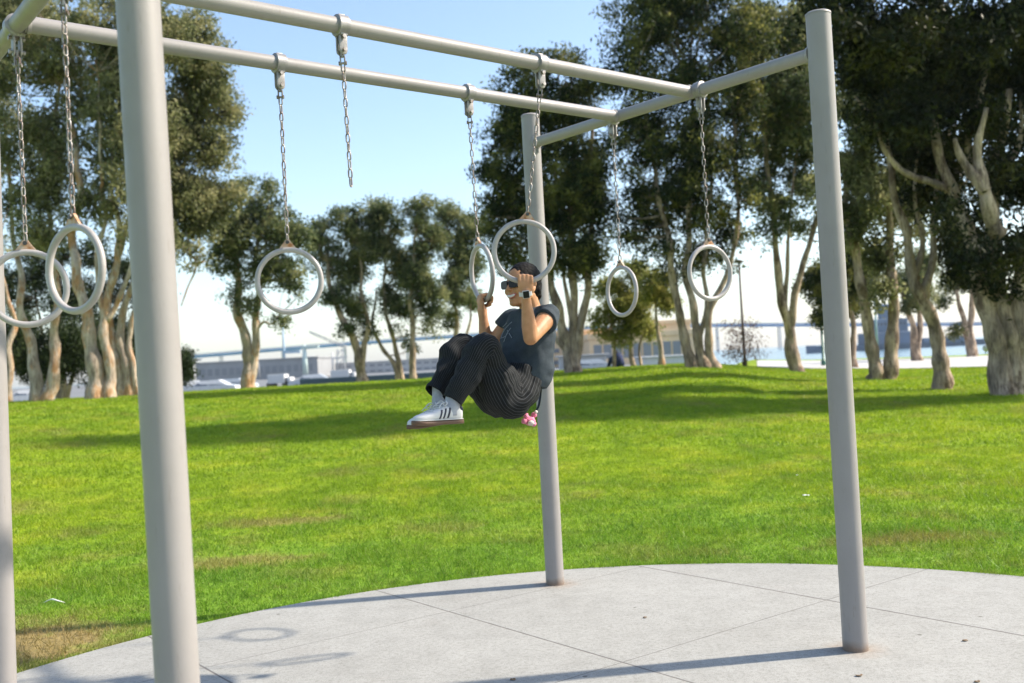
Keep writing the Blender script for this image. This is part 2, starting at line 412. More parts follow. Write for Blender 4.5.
# low kerb along the water side of the promenade
# ------------------------------------------------------------------ grass blades (one object)
def grassblades():
    out = []
    def zone(r0, r1, dens, h0, h1, w, xm=.62):
        area = .5*(2*math.atan(xm))*(r1*r1-r0*r0); n = int(area*dens)
        r = np.sqrt(rng.uniform(r0*r0, r1*r1, n)); a = rng.uniform(-math.atan(xm), math.atan(xm), n)
        x, y = r*np.sin(a), r*np.cos(a)
        keep = np.hypot(x-SLC[0], y-SLC[1]) > SLR+.01
        s = x/y; keep &= ~((s > .24) & (r > 35.5+2.5*np.clip((.75-s)/.5, 0, 1)**2))
        # thin the blades on worn patches, clump elsewhere
        for (q, rx, ry) in (((-3.0, 5.9), .6, .6), ((-2.3, 8.2), 1.1, .35)):
            d = np.hypot((x-q[0])/rx, (y-q[1])/ry); keep &= (rng.random(n) > .7*np.exp(-d*d))
        x, y = x[keep], y[keep]; n = len(x); r = np.hypot(x, y)
        z = zt(x, y)-.004
        cl = .5+.5*np.sin(x*3.1+1.7*np.sin(y*2.3))*np.sin(y*2.7+1.3*np.sin(x*1.9))
        fc = np.sin(x*23+2*np.sin(y*17))*np.sin(y*21+2*np.sin(x*19)); h = rng.uniform(h0, h1, n)*(.7+.5*cl)*(1+.45*fc)
        ang = rng.uniform(0, 2*math.pi, n); dx, dy = np.cos(ang), np.sin(ang)
        lean = rng.normal(0, .55, (n, 2))
        base = np.c_[x, y, z]
        ww = w*rng.uniform(.6, 1.3, n)
        A = base+np.c_[dx*ww, dy*ww, 0*ww]; Bq = base-np.c_[dx*ww, dy*ww, 0*ww]
        Tq = base+np.c_[lean[:, 0]*h, lean[:, 1]*h, h]
        out.append(np.stack([A, Bq, Tq], 1).reshape(-1, 3))
    zone(4.6, 8.5, 5600, .02, .05, .003); zone(4.6, 12, 260, .05, .08, .004)
    zone(8.5, 14, 2600, .022, .05, .0045)
    zone(14, 24, 900, .03, .055, .009)
    zone(24, 38, 330, .03, .06, .018)
    # ragged fringe leaning over the rim of the slab
    n = 16000; a = rng.uniform(0, 2*math.pi, n); rr_ = SLR+np.abs(rng.normal(0, .035, n))-.004+.02*np.sin(a*37)*np.sin(a*11+1)
    x = SLC[0]+rr_*np.cos(a); y = SLC[1]+rr_*np.sin(a); k = y > 3.5; x, y, a = x[k], y[k], a[k]; n = len(x)
    h = rng.uniform(.03, .07, n)*(.6+.6*np.abs(np.sin(a*19)*np.sin(a*7+.5))); b0 = np.c_[x, y, zt(x, y)-.004]; q = rng.uniform(0, 2*math.pi, n); dv = np.c_[np.cos(q), np.sin(q), 0*q]*.0032
    tip = b0+np.c_[-np.cos(a)*h*rng.uniform(-.3, 1.1, n)+rng.normal(0, .012, n), -np.sin(a)*h*rng.uniform(-.3, 1.1, n)+rng.normal(0, .012, n), h*.8+.02]
    out.append(np.stack([b0+dv, b0-dv, tip], 1).reshape(-1, 3))
    V_ = np.concatenate(out); print('blades', len(V_)//3)
    o = npmesh('grass', V_, 3, M['blade']); tag(o, 'bright green mown lawn grass with dry brown patches', 'grass', kind='stuff')
grassblades()
# ------------------------------------------------------------------ climbing frame
H, BZ, D1, D2, L, W = 3.13, 2.944, .816, 1.41, 3.331, 2.24
B2 = A_(BX, BY)
def fp(c, s, z): q = B2+c*U-s*V; return A_(q[0], q[1], z)     # c across, s along
frame = empty('climbing_frame', fp(W/2, L/2, 0), 'light grey painted steel ring-ladder frame with four thick posts on the round concrete slab', 'climbing frame')
PR = .0605
for (c, s, lean) in ((0, 0, 0), (W, 0, 0), (W, L, 0), (0, L, 0)):
    p0 = fp(c, s, -.1); p1 = fp(c, s, H)
    if (c, s) == (W, L): p1 = p1+A_(-.016, 0, 0); p0 = p0+A_(.022, 0, 0)
    if (c, s) == (0, L): p1 = p1+A_(.03, 0, 0); p0 = p0-A_(.008, 0, 0)
    mb = MB(); mb.tube([p0, p1], PR, 40, caps=False); post = mb.build('post', M['paint'], frame)
    a = nrm(p1-p0)
    mb = MB(); mb.tube([p1-a*.004, p1+a*.004, p1+a*.0041, p1+a*.010, p1+a*.016, p1+a*.018], [PR+.002, PR+.002, PR, PR*.9, PR*.55, .002], 40, caps=False)
    mb.tube([p1-a*.004, p1-a*.0041], [PR+.002, PR], 40, caps=False)
    mb.build('post_cap', M['paint'], post)
XR, BR_ = .0325, .034
for s in (0, L):
    mb = MB(); c0, c1 = PR*.6, W-PR*.6
    mb.tube([fp(c0, s, BZ), fp(c1, s, BZ)], BR_, 28, caps=False)
    xb = mb.build('cross_beam', M['paint'], frame)
    for cc, sg in ((0, 1), (W, -1)):           # weld collar and lug against each post
        mb = MB(); q = cc+sg*(PR+.004)
        mb.tube([fp(cc+sg*(PR-.012), s, BZ), fp(cc+sg*(PR+.008), s, BZ)], [BR_+.013, BR_+.006], 28)
        mb.tube([fp(q, s, BZ+.045)-V[0]*0, fp(q, s, BZ+.070)], .008, 10); mb.tube([fp(q, s, BZ-.070), fp(q, s, BZ-.045)], .008, 10)
        mb.build('bracket', M['paint'], xb, auto=35)
for c in (D1, D2):
    mb = MB(); mb.tube([fp(c, .020, BZ), fp(c, L-.020, BZ)], BR_, 28, caps=False)
    lb = mb.build('long_beam', M['paint'], frame)
    for s in (.034, L-.034):
        mb = MB(); sg = 1 if s < 1 else -1
        mb.tube([fp(c, s-sg*.006, BZ), fp(c, s+sg*.008, BZ)], [BR_+.006, BR_+.001], 28, caps=False); mb.build('weld', M['paint'], lb)
def clamp(pos, axis, side):
    """split collar round the beam with two ears, bolts and a swivel below; pos on the beam axis"""
    ax = nrm(axis); up = A_(0, 0, 1); lat = np.cross(ax, up)
    mb = MB(); ro = BR_+.012
    mb.tube([pos-ax*.026, pos-ax*.023, pos+ax*.023, pos+ax*.026], [BR_+.003, ro, ro, BR_+.003], 28, caps=False)
    mb.tube([pos-ax*.025, pos-ax*.026], [BR_+.0035, BR_], 28, caps=False); mb.tube([pos+ax*.025, pos+ax*.026], [BR_+.0035, BR_], 28, caps=False)
    for sg in (-1, 1):
        mb.box(pos+lat*sg*.013+up*-.068, (.038, .009, .075), [ax, lat, up], .003)
        mb.ell(pos+lat*sg*.013+up*-.105, (.020, .005, .020), [ax, lat, up], 14, 8)
        mb.box(pos+lat*sg*.020+up*-.030, (.034, .016, .03), [ax, lat, up], .004)
        mb.box(pos+up*(BR_+.008)+lat*sg*.008, (.03, .010, .012), [ax, lat, up], .003)
    cl = mb.build('clamp', M['clamp'], frame, auto=35)
    for zz in (-.105, -.05):
        mb = MB(); mb.tube([pos+lat*-.026+up*zz, pos+lat*.026+up*zz], .006, 10)
        for sg in (-1, 1): mb.tube([pos+lat*sg*.024+up*zz, pos+lat*sg*.031+up*zz], .010, 6)
        mb.build('bolt', M['chain'], cl, auto=35)
    return pos+up*-.108
def chain_links(mb, a, b, first=0, pitch=.037, wire=.0035, ll=.044, lw=.022):
    a = np.asarray(a, float); b = np.asarray(b, float); D = b-a; n = max(1, int(round(np.linalg.norm(D)/pitch))); d = nrm(D)
    x = nrm(np.cross(d, A_(.3, 1, .1))); y = np.cross(d, x)
    for i in range(n):
        c = a+D*(i+.5)/n; t = (i % 2)*math.pi/2+first+random.uniform(-.25, .25)
        e = math.cos(t)*x+math.sin(t)*y
        hl, hw = (ll-lw)/2, lw/2-wire; P = []
        for k in range(5): q = math.pi*k/4; P.append(c+d*(hl+hw*math.sin(q))+e*hw*math.cos(q))
        for k in range(5): q = math.pi*k/4; P.append(c-d*(hl+hw*math.sin(q))-e*hw*math.cos(q))
        mb.tube(P, wire, 6, closed=True)
    return n
def shackle(mb, top, d):
    x = nrm(np.cross(d, A_(0, 1, .1))); y = np.cross(d, x)
    mb.tube([top-d*.01, top+d*.025], [.009, .008], 10)
    for sg in (-1, 1): mb.box(top+d*.037+x*sg*.009, (.005, .016, .038), [x, y, d], .002)
    mb.tube([top+d*.05-x*.015, top+d*.05+x*.015], .005, 8)
    mb.tube([top+d*.05-x*.017, top+d*.05-x*.012], .009, 6); mb.tube([top+d*.05+x*.012, top+d*.05+x*.017], .009, 6)
    return top+d*.05
RO, RT = .158, .0128          # ring outer radius, tube radius
def hanging_ring(top, lug, nr, label, tiltd=None, ring=True, group='gymnastic rings hanging from the frame'):
    """top: clamp pin; lug: chain end; nr: horizontal ring-plane direction"""
    d = nrm(lug-top)
    root = empty('hanging_ring' if ring else 'broken_chain', top, label, 'hanging ring' if ring else 'chain', group if ring else None)
    mb = MB(); e = shackle(mb, top, d); mb.build('shackle', M['darkmetal' if False else 'chain'], root, auto=35)
    mb = MB(); chain_links(mb, e, lug); mb.build('chain', M['chain'], root)
    if not ring: return root
    dn = nrm(tiltd if tiltd is not None else A_(0, 0, -1)); e1 = nrm(np.asarray(nr)-dn*np.dot(nr, dn)); nn = np.cross(e1, dn)
    c = lug+dn*(.024+RO)
    mb = MB(); P = [c+(RO-RT)*(math.cos(a)*e1+math.sin(a)*dn) for a in np.linspace(0, 2*math.pi, 64, endpoint=False)]
    mb.tube(P, RT, 14, closed=True, ref=nn); rg = mb.build('ring', M['plastic'], root)
    mb = MB(); T = []
    prof = [(-.052, .042), (-.036, .026), (-.017, .002), (-.010, -.010), (.010, -.010), (.017, .002), (.036, .026), (.052, .042), (.03, .042), (0, .034), (-.03, .042)]
    for sg in (-1, 1):
        for (x, y) in prof: T.append(lug+e1*x+dn*y+nn*sg*.0055)
    k = len(prof); mb.add(T, [tuple(range(k)), tuple(range(k, 2*k))[::-1]]+[(i, (i+1) % k, k+(i+1) % k, k+i) for i in range(k)])
    pl = mb.build('mounting_plate', M['rusty'], root, sm=False)
    mb = MB(); mb.tube([lug-nn*.013+dn*.002, lug+nn*.013+dn*.002], .005, 8); mb.tube([lug-nn*.015+dn*.002, lug-nn*.009+dn*.002], .009, 6); mb.tube([lug+nn*.009+dn*.002, lug+nn*.015+dn*.002], .009, 6)
    mb.build('bolt', M['darkmetal'], pl, auto=35)
    return c, dn, e1
def zat(p, py):      # height at which a plumb line through p crosses pixel row py
    lo, hi = 0., 3.2
    def row(z):
        q = A_(p[0], p[1], z)-CAM; c, s = math.cos(PITCH), math.sin(PITCH)
        d = q[1]*c+q[2]*s; u = -q[1]*s+q[2]*c; a = F*q[0]/d; b = -F*u/d
        return 341.5-math.sin(ROLL)*a+math.cos(ROLL)*b
    for _ in range(50):
        m = (lo+hi)/2
        if row(m) > py: lo = m
        else: hi = m
    return lo
pull = {}
ydir = lambda deg: A_(math.cos(R(deg)), math.sin(R(deg)), 0)
specs = [  # c, s, beam type, lug row, ring yaw (deg), label
 (D1, 'L', 243, 15, 'white ring seen face on, overlapping the turned ring at the left end of the frame'),
 (D2, 'L', 216.5, -31, 'white ring turned edgeways in front of its neighbour, beside the nearest post'),
 (D1, .665, 242, 9, 'white ring facing the camera alone against the sky, right of the nearest post'),
 (D2, .665, 187, None, 'loose rusty chain with no ring on it hanging from the nearer long beam'),
 (D1, .336, 0, -66, 'narrow white ring held by the person in the farther right hand'),
 (D2, .336, 0, 2, 'white ring seen face on, gripped by the hand wearing the watch'),
 (D1, '0', 261.5, -60, 'smallest ring, a narrow white oval hanging against the small yellow-green tree'),
 (D2, '0', 240, 29, 'oval white ring hanging at the right end, between the two right-hand posts'),
]
for (c, s, row, yaw, lab) in specs:
    if s == 'L': pos = fp(c+(.045 if c > 1 else -.045), L, BZ); axis = U
    elif s == '0': pos = fp(c+.055 if c > 1 else c-.045, 0, BZ); axis = U
    else: pos = fp(c, s*L, BZ); axis = V
    pin = clamp(pos, A_(axis[0], axis[1], 0), 1)
    if row:
        if yaw is None:
            hanging_ring(pin, A_(pin[0]+.01, pin[1], zat(pin, row)), None, lab, ring=False)
        else:
            hanging_ring(pin, A_(pin[0], pin[1], zat(pin, row)), ydir(yaw), lab)
    else:
        pull[c] = (pin, yaw, lab)
# ------------------------------------------------------------------ trees
def tree(kind, label, base, d, stems, lobes, leaf, bark, n_twig, leaves=14, lsz=.15, group='trees along the far edge of the lawn', deep=.85, twr=.36, crownname='crown', cat='tree'):
    """base px; d = distance; stems: (radius, [(px,py[,dd])...]); lobes: (px,py,rx,ry[,dd]) in photo pixels at d"""
    r0 = ray(base[0], base[1]); x0 = r0[0]/r0[1]*d; root = empty(kind, (x0, d, float(zt(x0, d))), label, cat, group)
    ppm = F/d; wl = []
    for q in lobes:
        dd = q[4] if len(q) > 4 else rng.uniform(-.5, .5)
        wl.append((at(q[0], q[1], d+dd), q[2]/ppm, q[3]/ppm, (q[2]+q[3])/2/ppm*deep))
    mb = MB(); spts = []
    for st in stems:
        rad, pts = st[0], st[1]; P = []
        for i, q in enumerate(pts):
            dd = (q[2] if len(q) > 2 else 0)
            p = at(q[0], q[1], d+dd)
            if i == 0 and len(st) < 3: p = A_(p[0], d+dd*.3, float(zt(p[0], d+dd*.3))-.12)
            P.append(p)
        Q = spline(P, 6); k = len(Q); t = np.linspace(0, 1, k)
        rr = rad*.80*(1-.72*t); flare = len(st) < 3
        if flare: rr = rr*(1+.45*np.exp(-t*k/2.0))
        rr = rr*np.array([1+.14*noise.noise(Vector(q*1.3)) for q in Q])
        Q = Q+np.array([[noise.noise(Vector(q*.9+A_(5, 0, 0))), noise.noise(Vector(q*.9+A_(0, 9, 0))), 0] for q in Q])*.16*(t[:, None] > .05)
        mb.tube(Q, rr*(1+.10*np.sin(np.arange(k)*1.3+Q[0][0])), 12); spts += [(Q[i], rr[i]) for i in range(k//3, k-1)] if not (base[0] > 990 and not flare) else []
    # boughs
    boughs = []
    for (c, a, b, e) in wl:
        vol = a*b*e; nb = int(np.clip(16*vol**.62+5, 6, 60))
        for _ in range(nb):
            u = nrm(rng.normal(size=3))*rng.uniform(.25, 1)**.5
            p = c+u*A_(a, e, b)*rng.choice([.7, .86, 1.0, 1.12]); boughs.append((p, rng.uniform(.22, .52)*min(1.2, max(.5, (a+b)/2))))
    if spts:
        S = np.array([p for p, r in spts]); SR = np.array([r for p, r in spts])
        for (p, r) in boughs:
            dv = S-p; low = dv[:, 2] < 0.2; dist = np.linalg.norm(dv, axis=1)+np.where(low, 0, 3.); i = int(dist.argmin())
            if dist[i] > 3.2 or base[0] > 935 and d < 25 or rng.random() < .6: continue
            a = S[i]; mid = (a+p)/2+A_(rng.normal(0, .12), rng.normal(0, .12), -.12*np.linalg.norm(p-a)*.5)
            ra = min(SR[i]*.55, .018+.016*np.linalg.norm(p-a)); mb.tube(spline([a, mid, p], 4), np.linspace(ra, .008, 9), 5)
    if mb.v: mb.build('trunk', M[bark], root)
    # leaves
    C = np.array([p for p, r in boughs]); Rb = np.array([r for p, r in boughs]); w = Rb**2; w = w/w.sum()
    idx = rng.choice(len(C), n_twig, p=w)
    dirs = rng.normal(size=(n_twig, 3)); dirs /= np.linalg.norm(dirs, axis=1)[:, None]
    tc = C[idx]+dirs*(Rb[idx]*rng.uniform(.1, 1.35, n_twig)**.7)[:, None]*A_(1, 1, .8)
    n = n_twig*leaves
    lc = np.repeat(tc, leaves, 0)+rng.normal(size=(n, 3))*twr*.42*A_(1, 1, .75)
    ax = rng.normal(size=(n, 3))*A_(1, 1, .8)+A_(0, 0, -.7); ax /= np.linalg.norm(ax, axis=1)[:, None]
    sd = rng.normal(size=(n, 3)); sd -= ax*(sd*ax).sum(1)[:, None]; sd /= np.linalg.norm(sd, axis=1)[:, None]
    l_ = lsz*rng.uniform(.6, 1.25, n)[:, None]; ww = l_*.20
    fold = np.cross(ax, sd)*ww*.5
    q = np.stack([lc-ax*l_*.5, lc+sd*ww-fold*0, lc+ax*l_*.5, lc-sd*ww], 1).reshape(-1, 3)
    npmesh(crownname, q, 4, M[leaf], root)
    return root
OL, DK, MD = 'leaf_olive', 'leaf_dark', 'leaf_mid'
PB, GB = 'bark_pale', 'bark_grey'
T = 'gum_tree'
tree(T, 'pale twin-stemmed tree at the far left edge, half hidden by the nearest left ring', (8, 394), 34,
     [(.17, [(6, 394), (10, 350), (14, 320), (4, 285), (-8, 240, .4)]), (.12, [(9, 394), (2, 350), (-8, 300), (-25, 240)])],
     [(-45, 200, 50, 60), (-60, 100, 60, 70), (-15, 240, 30, 25), (0, 120, 40, 45), (-30, 20, 50, 50), (10, 30, 40, 40)], OL, PB, 2300)
tree(T, 'V-shaped pair of pale trunks standing behind the left face-on ring', (42, 394), 32,
     [(.23, [(37, 395), (30, 350), (24, 325), (20, 290), (12, 235, .5), (8, 160, .5)]), (.22, [(46, 395), (54, 355), (55, 325), (58, 290), (50, 235), (46, 150), (62, 70)])],
     [(10, 60, 55, 60), (30, 150, 50, 50), (66, 130, 38, 42), (35, 215, 40, 32), (62, 45, 36, 40), (20, 5, 50, 40), (90, 95, 22, 28), (55, 190, 30, 25)], OL, PB, 3300)
tree(T, 'thick white-barked tree with fanning upper limbs just left of the nearest post', (98, 397), 31,
     [(.31, [(96, 397), (94, 365), (90, 330), (82, 300), (76, 270), (73, 235, .3), (80, 180), (70, 110, .5)]),
      (.20, [(109, 396), (108, 360), (104, 325), (108, 295), (116, 262), (118, 220), (112, 160), (120, 90)]),
      (.12, [(105, 330), (100, 300), (98, 262), (104, 215), (100, 140, -.4), (98, 60)], 0), (.11, [(106, 322), (122, 295), (130, 265), (131, 230), (140, 170), (146, 90)], 0)],
     [(110, 20, 50, 32), (100, 60, 26, 26), (125, 105, 34, 45), (90, 205, 26, 26), (145, 150, 35, 50), (160, 40, 40, 42), (120, 190, 26, 35), (150, 230, 28, 30), (105, 150, 20, 26)], OL, PB, 3000)
tree(T, 'spreading tree with hanging olive lobes on both sides of the nearest post', (126, 394), 33,
     [(.20, [(122, 395), (119, 365), (113, 335), (108, 300), (118, 260), (135, 200), (150, 120)]), (.20, [(131, 394), (128, 365), (122, 335), (128, 300), (146, 262), (168, 215), (182, 170), (195, 100)]),
      (.15, [(140, 394), (136, 365), (130, 345), (136, 310), (150, 285), (160, 240)]), (.07, [(170, 215), (185, 250), (196, 262), (190, 290), (181, 306)], 0)],
     [(204, 52, 30, 36), (195, 95, 36, 36), (216, 105, 24, 30), (190, 150, 36, 32), (205, 205, 36, 32), (229, 195, 17, 22), (180, 235, 30, 26), (222, 160, 16, 16), (200, 262, 14, 16), (165, 190, 32, 35), (232, 120, 9, 12), (180, 40, 22, 25)], OL, PB, 3800)
tree(T, 'isolated fork-trunked tree seen through the face-on ring against the sky', (248, 386), 37,
     [(.31, [(248, 386), (247, 365), (246, 345), (241, 318), (238, 285), (234, 240), (238, 200)]), (.24, [(250, 386), (252, 362), (256, 330), (258, 300), (256, 260), (262, 215)]),
      (.08, [(256, 332), (264, 322), (272, 324), (280, 312)], 0)],
     [(256, 202, 24, 18), (240, 232, 26, 28), (274, 228, 28, 26), (300, 236, 16, 16), (226, 262, 17, 24), (262, 268, 24, 22), (250, 300, 12, 16), (232, 300, 13, 14), (290, 272, 20, 16), (302, 290, 10, 10), (270, 186, 12, 9), (277, 322, 9, 6), (245, 185, 10, 8)], MD, PB, 1700)
tree(T, 'leaning multi-limbed tree, leftmost of the far cluster in mid distance', (362, 381), 44,
     [(.30, [(362, 381), (360, 362), (354, 340), (342, 315), (332, 290), (324, 255)]), (.2, [(361, 381), (364, 350), (368, 322), (363, 290), (358, 240)])],
     [(322, 238, 19, 16), (345, 222, 22, 15), (318, 262, 15, 14), (345, 262, 24, 22), (338, 296, 20, 16), (368, 250, 16, 24), (360, 310, 15, 16), (368, 330, 8, 12), (348, 330, 12, 8), (318, 225, 9, 7)], MD, GB, 1900, lsz=.15)
tree(T, 'slim-stemmed tree with the highest top in the far cluster, behind the hanging chain line', (400, 379), 45,
     [(.17, [(400, 379), (392, 362), (380, 345), (372, 325), (376, 290)]), (.17, [(402, 379), (396, 350), (388, 320), (384, 280), (390, 230)])],
     [(386, 212, 20, 15), (380, 235, 20, 18), (396, 262, 18, 24), (388, 296, 14, 18), (402, 318, 14, 16), (410, 342, 8, 9), (376, 205, 10, 8)], MD, GB, 1400, lsz=.15)
tree(T, 'straight thin trunk tree in the far cluster just left of the raised knees', (414, 379), 44,
     [(.19, [(413, 379), (412, 345), (411, 310), (413, 270), (418, 225)])],
     [(422, 212, 17, 13), (428, 238, 20, 20), (420, 272, 18, 22), (430, 300, 16, 20), (432, 328, 9, 14), (412, 305, 10, 14)], MD, GB, 1400, lsz=.15)
tree(T, 'loose-crowned tree directly behind the knees, its trunk base hidden by the shins', (458, 378), 46,
     [(.16, [(457, 378), (455, 340), (456, 300), (460, 250), (464, 220)]), (.1, [(458, 378), (464, 340), (472, 300), (474, 260)])],
     [(450, 215, 17, 13), (468, 228, 18, 20), (452, 255, 16, 20), (472, 262, 13, 20), (458, 290, 18, 18), (472, 300, 10, 14), (450, 320, 10, 12), (445, 235, 9, 10)], MD, GB, 1600, lsz=.15)
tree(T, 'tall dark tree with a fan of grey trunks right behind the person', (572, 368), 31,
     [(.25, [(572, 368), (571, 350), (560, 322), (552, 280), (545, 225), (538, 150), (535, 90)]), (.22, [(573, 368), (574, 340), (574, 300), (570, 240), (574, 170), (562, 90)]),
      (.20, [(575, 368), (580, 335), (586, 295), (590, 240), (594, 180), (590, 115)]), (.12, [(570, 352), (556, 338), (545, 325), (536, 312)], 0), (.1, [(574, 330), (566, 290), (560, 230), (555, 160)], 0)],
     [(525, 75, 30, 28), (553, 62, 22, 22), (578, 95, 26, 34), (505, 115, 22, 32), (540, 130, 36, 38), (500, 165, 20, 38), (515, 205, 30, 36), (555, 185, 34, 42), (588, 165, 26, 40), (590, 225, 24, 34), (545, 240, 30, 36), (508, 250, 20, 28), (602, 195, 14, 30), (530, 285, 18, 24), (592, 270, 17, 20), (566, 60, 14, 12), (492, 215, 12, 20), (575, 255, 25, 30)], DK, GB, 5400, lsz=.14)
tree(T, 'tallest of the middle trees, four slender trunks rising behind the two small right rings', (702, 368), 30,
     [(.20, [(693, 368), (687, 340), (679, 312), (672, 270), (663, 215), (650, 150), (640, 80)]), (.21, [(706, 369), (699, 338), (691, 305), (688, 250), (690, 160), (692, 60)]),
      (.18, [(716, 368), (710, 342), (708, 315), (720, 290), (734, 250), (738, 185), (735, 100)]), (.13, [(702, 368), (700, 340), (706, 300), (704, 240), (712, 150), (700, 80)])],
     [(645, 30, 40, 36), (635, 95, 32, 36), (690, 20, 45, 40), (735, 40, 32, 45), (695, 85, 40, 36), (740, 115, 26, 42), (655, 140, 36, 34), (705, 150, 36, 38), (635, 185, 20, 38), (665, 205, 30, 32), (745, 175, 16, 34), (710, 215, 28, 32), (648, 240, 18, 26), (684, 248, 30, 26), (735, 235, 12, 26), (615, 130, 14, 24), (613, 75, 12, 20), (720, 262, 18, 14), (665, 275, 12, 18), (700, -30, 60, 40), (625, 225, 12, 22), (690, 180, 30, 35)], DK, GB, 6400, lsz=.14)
tree('young_tree', 'small yellow-green tree with thin stems behind the smallest ring', (632, 367), 38,
     [(.09, [(612, 367), (613, 350), (610, 320), (606, 290)]), (.12, [(633, 367), (632, 345), (628, 315), (622, 285)]), (.07, [(640, 367), (642, 345), (648, 315), (650, 285)])],
     [(612, 298, 20, 24), (636, 285, 18, 18), (632, 312, 22, 18), (604, 325, 14, 14), (622, 338, 16, 12), (648, 298, 14, 18), (645, 328, 9, 12)], 'leaf_young', GB, 1700, lsz=.13)
tree('young_tree', 'pale-stemmed sapling between the yellow-green tree and the slender trunks', (662, 366), 36,
     [(.14, [(662, 366), (661, 345), (659, 320), (656, 290)])],
     [(652, 292, 12, 14), (664, 300, 11, 14), (657, 278, 9, 10)], 'leaf_young', PB, 420, lsz=.13)
tree(T, 'forked pale-trunk tree left of the tall front right post', (797, 373), 32,
     [(.27, [(798, 373), (793, 345), (785, 312), (777, 275), (772, 205), (764, 120)]), (.22, [(796, 373), (790, 335), (795, 300), (806, 262), (818, 215), (822, 150)]), (.12, [(786, 320), (786, 280), (790, 230), (795, 150)], 0)],
     [(770, 150, 26, 36), (760, 80, 30, 40), (800, 105, 36, 45), (786, 200, 24, 26), (815, 170, 22, 36), (756, 190, 12, 22), (770, 232, 14, 18), (828, 225, 14, 26), (790, 40, 40, 40), (748, 30, 22, 30), (800, 235, 16, 16)], MD, GB, 4000)
tree(T, 'small dark tree peeping out behind the tall front right post', (853, 366), 37,
     [(.2, [(854, 366), (853, 345), (850, 315), (842, 280)]), (.08, [(853, 350), (840, 320), (830, 295)], 0)],
     [(824, 285, 18, 26), (846, 300, 20, 22), (842, 262, 24, 22), (822, 318, 12, 10), (862, 280, 16, 20)], DK, GB, 1500)
tree(T, 'twin grey trunks joined at the foot, just right of the front right post', (879, 381), 26.5,
     [(.25, [(873, 381), (872, 360), (869, 330), (860, 285), (852, 240), (846, 200), (848, 160)]), (.24, [(887, 380), (890, 350), (893, 315), (893, 275), (890, 225), (893, 180), (896, 130)])],
     [(866, 200, 24, 32), (878, 250, 24, 22), (858, 145, 26, 34), (905, 165, 28, 36), (908, 215, 20, 26), (880, 290, 12, 16), (850, 240, 12, 18), (885, 110, 36, 36)], OL, GB, 2500)
tree(T, 'single leaning grey trunk with a high fork, left of the giant right tree', (941, 392), 22.3,
     [(.25, [(942, 392), (941, 370), (937, 345), (929, 312), (917, 283), (906, 245), (895, 195), (882, 130)]), (.13, [(925, 298), (933, 270), (934, 235), (936, 190), (945, 130)], 0), (.11, [(917, 280), (922, 245), (915, 205), (920, 140)], 0), (.09, [(905, 245), (897, 215), (893, 175), (885, 120)], 0)],
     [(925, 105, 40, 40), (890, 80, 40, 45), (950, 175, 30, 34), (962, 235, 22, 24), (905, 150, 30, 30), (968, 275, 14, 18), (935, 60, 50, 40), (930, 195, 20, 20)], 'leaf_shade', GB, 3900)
tree(T, 'giant dark spreading tree with a thick clustered base at the right edge', (1003, 392), 20,
     [(.30, [(1006, 392), (999, 350), (989, 310), (975, 262), (958, 212), (944, 165), (930, 115)]), (.28, [(1016, 392), (1011, 350), (1002, 310), (996, 265), (988, 215), (1000, 150), (1010, 90)]), (.28, [(1032, 392), (1022, 350), (1016, 310), (1022, 260), (1036, 215), (1050, 150)]),
      (.11, [(948, 190), (935, 182), (918, 176), (900, 166), (884, 148), (870, 122), (852, 95)], 0), (.17, [(990, 215), (975, 180), (970, 130), (985, 70)], 0), (.14, [(985, 200), (1015, 160), (1020, 100)], 0), (.20, [(1000, 235, -.8), (986, 190, -1), (982, 150, -1), (984, 108, -1)], 0), (.16, [(986, 192, -1), (968, 165, -1), (956, 138, -1)], 0)],
     [(862, 45, 42, 45, -1.4), (930, 40, 50, 48, -1.1), (1000, 40, 50, 50), (1060, 40, 55, 60), (900, 115, 42, 34), (968, 110, 45, 40), (1035, 110, 50, 45), (832, 15, 30, 35, -.8), (1000, 175, 40, 34), (1045, 185, 45, 45), (975, 225, 30, 26), (1012, 240, 34, 26), (1010, 285, 22, 18), (1060, 260, 40, 40), (985, 268, 20, 16), (850, 110, 18, 22),
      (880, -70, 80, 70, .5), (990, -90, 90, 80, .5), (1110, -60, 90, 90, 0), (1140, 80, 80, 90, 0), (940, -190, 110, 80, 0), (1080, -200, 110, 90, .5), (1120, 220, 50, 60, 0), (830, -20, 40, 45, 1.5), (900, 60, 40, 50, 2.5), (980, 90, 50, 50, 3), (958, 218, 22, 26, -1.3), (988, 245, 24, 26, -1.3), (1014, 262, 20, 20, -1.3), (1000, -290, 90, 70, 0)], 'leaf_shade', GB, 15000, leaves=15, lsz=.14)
tree(T, 'small far tree on the promenade between the leaning trunk and giant tree', (971, 354), 50,
     [(.28, [(971, 353), (968, 335), (962, 310), (955, 290)]), (.24, [(972, 353), (971, 320), (973, 290), (978, 262)])],
     [(955, 285, 16, 18), (980, 262, 16, 22), (945, 300, 12, 12), (955, 330, 9, 9), (988, 290, 12, 14), (962, 255, 14, 16)], DK, GB, 900)
tree(T, 'far leaning tree on the promenade, between twin trunks and leaning trunk', (917, 358), 46,
     [(.26, [(918, 357), (912, 335), (905, 312), (900, 290)]), (.2, [(917, 357), (918, 325), (920, 300), (922, 275)])],
     [(905, 285, 16, 18), (922, 270, 14, 22), (915, 305, 14, 10), (930, 295, 9, 12)], MD, GB, 800)
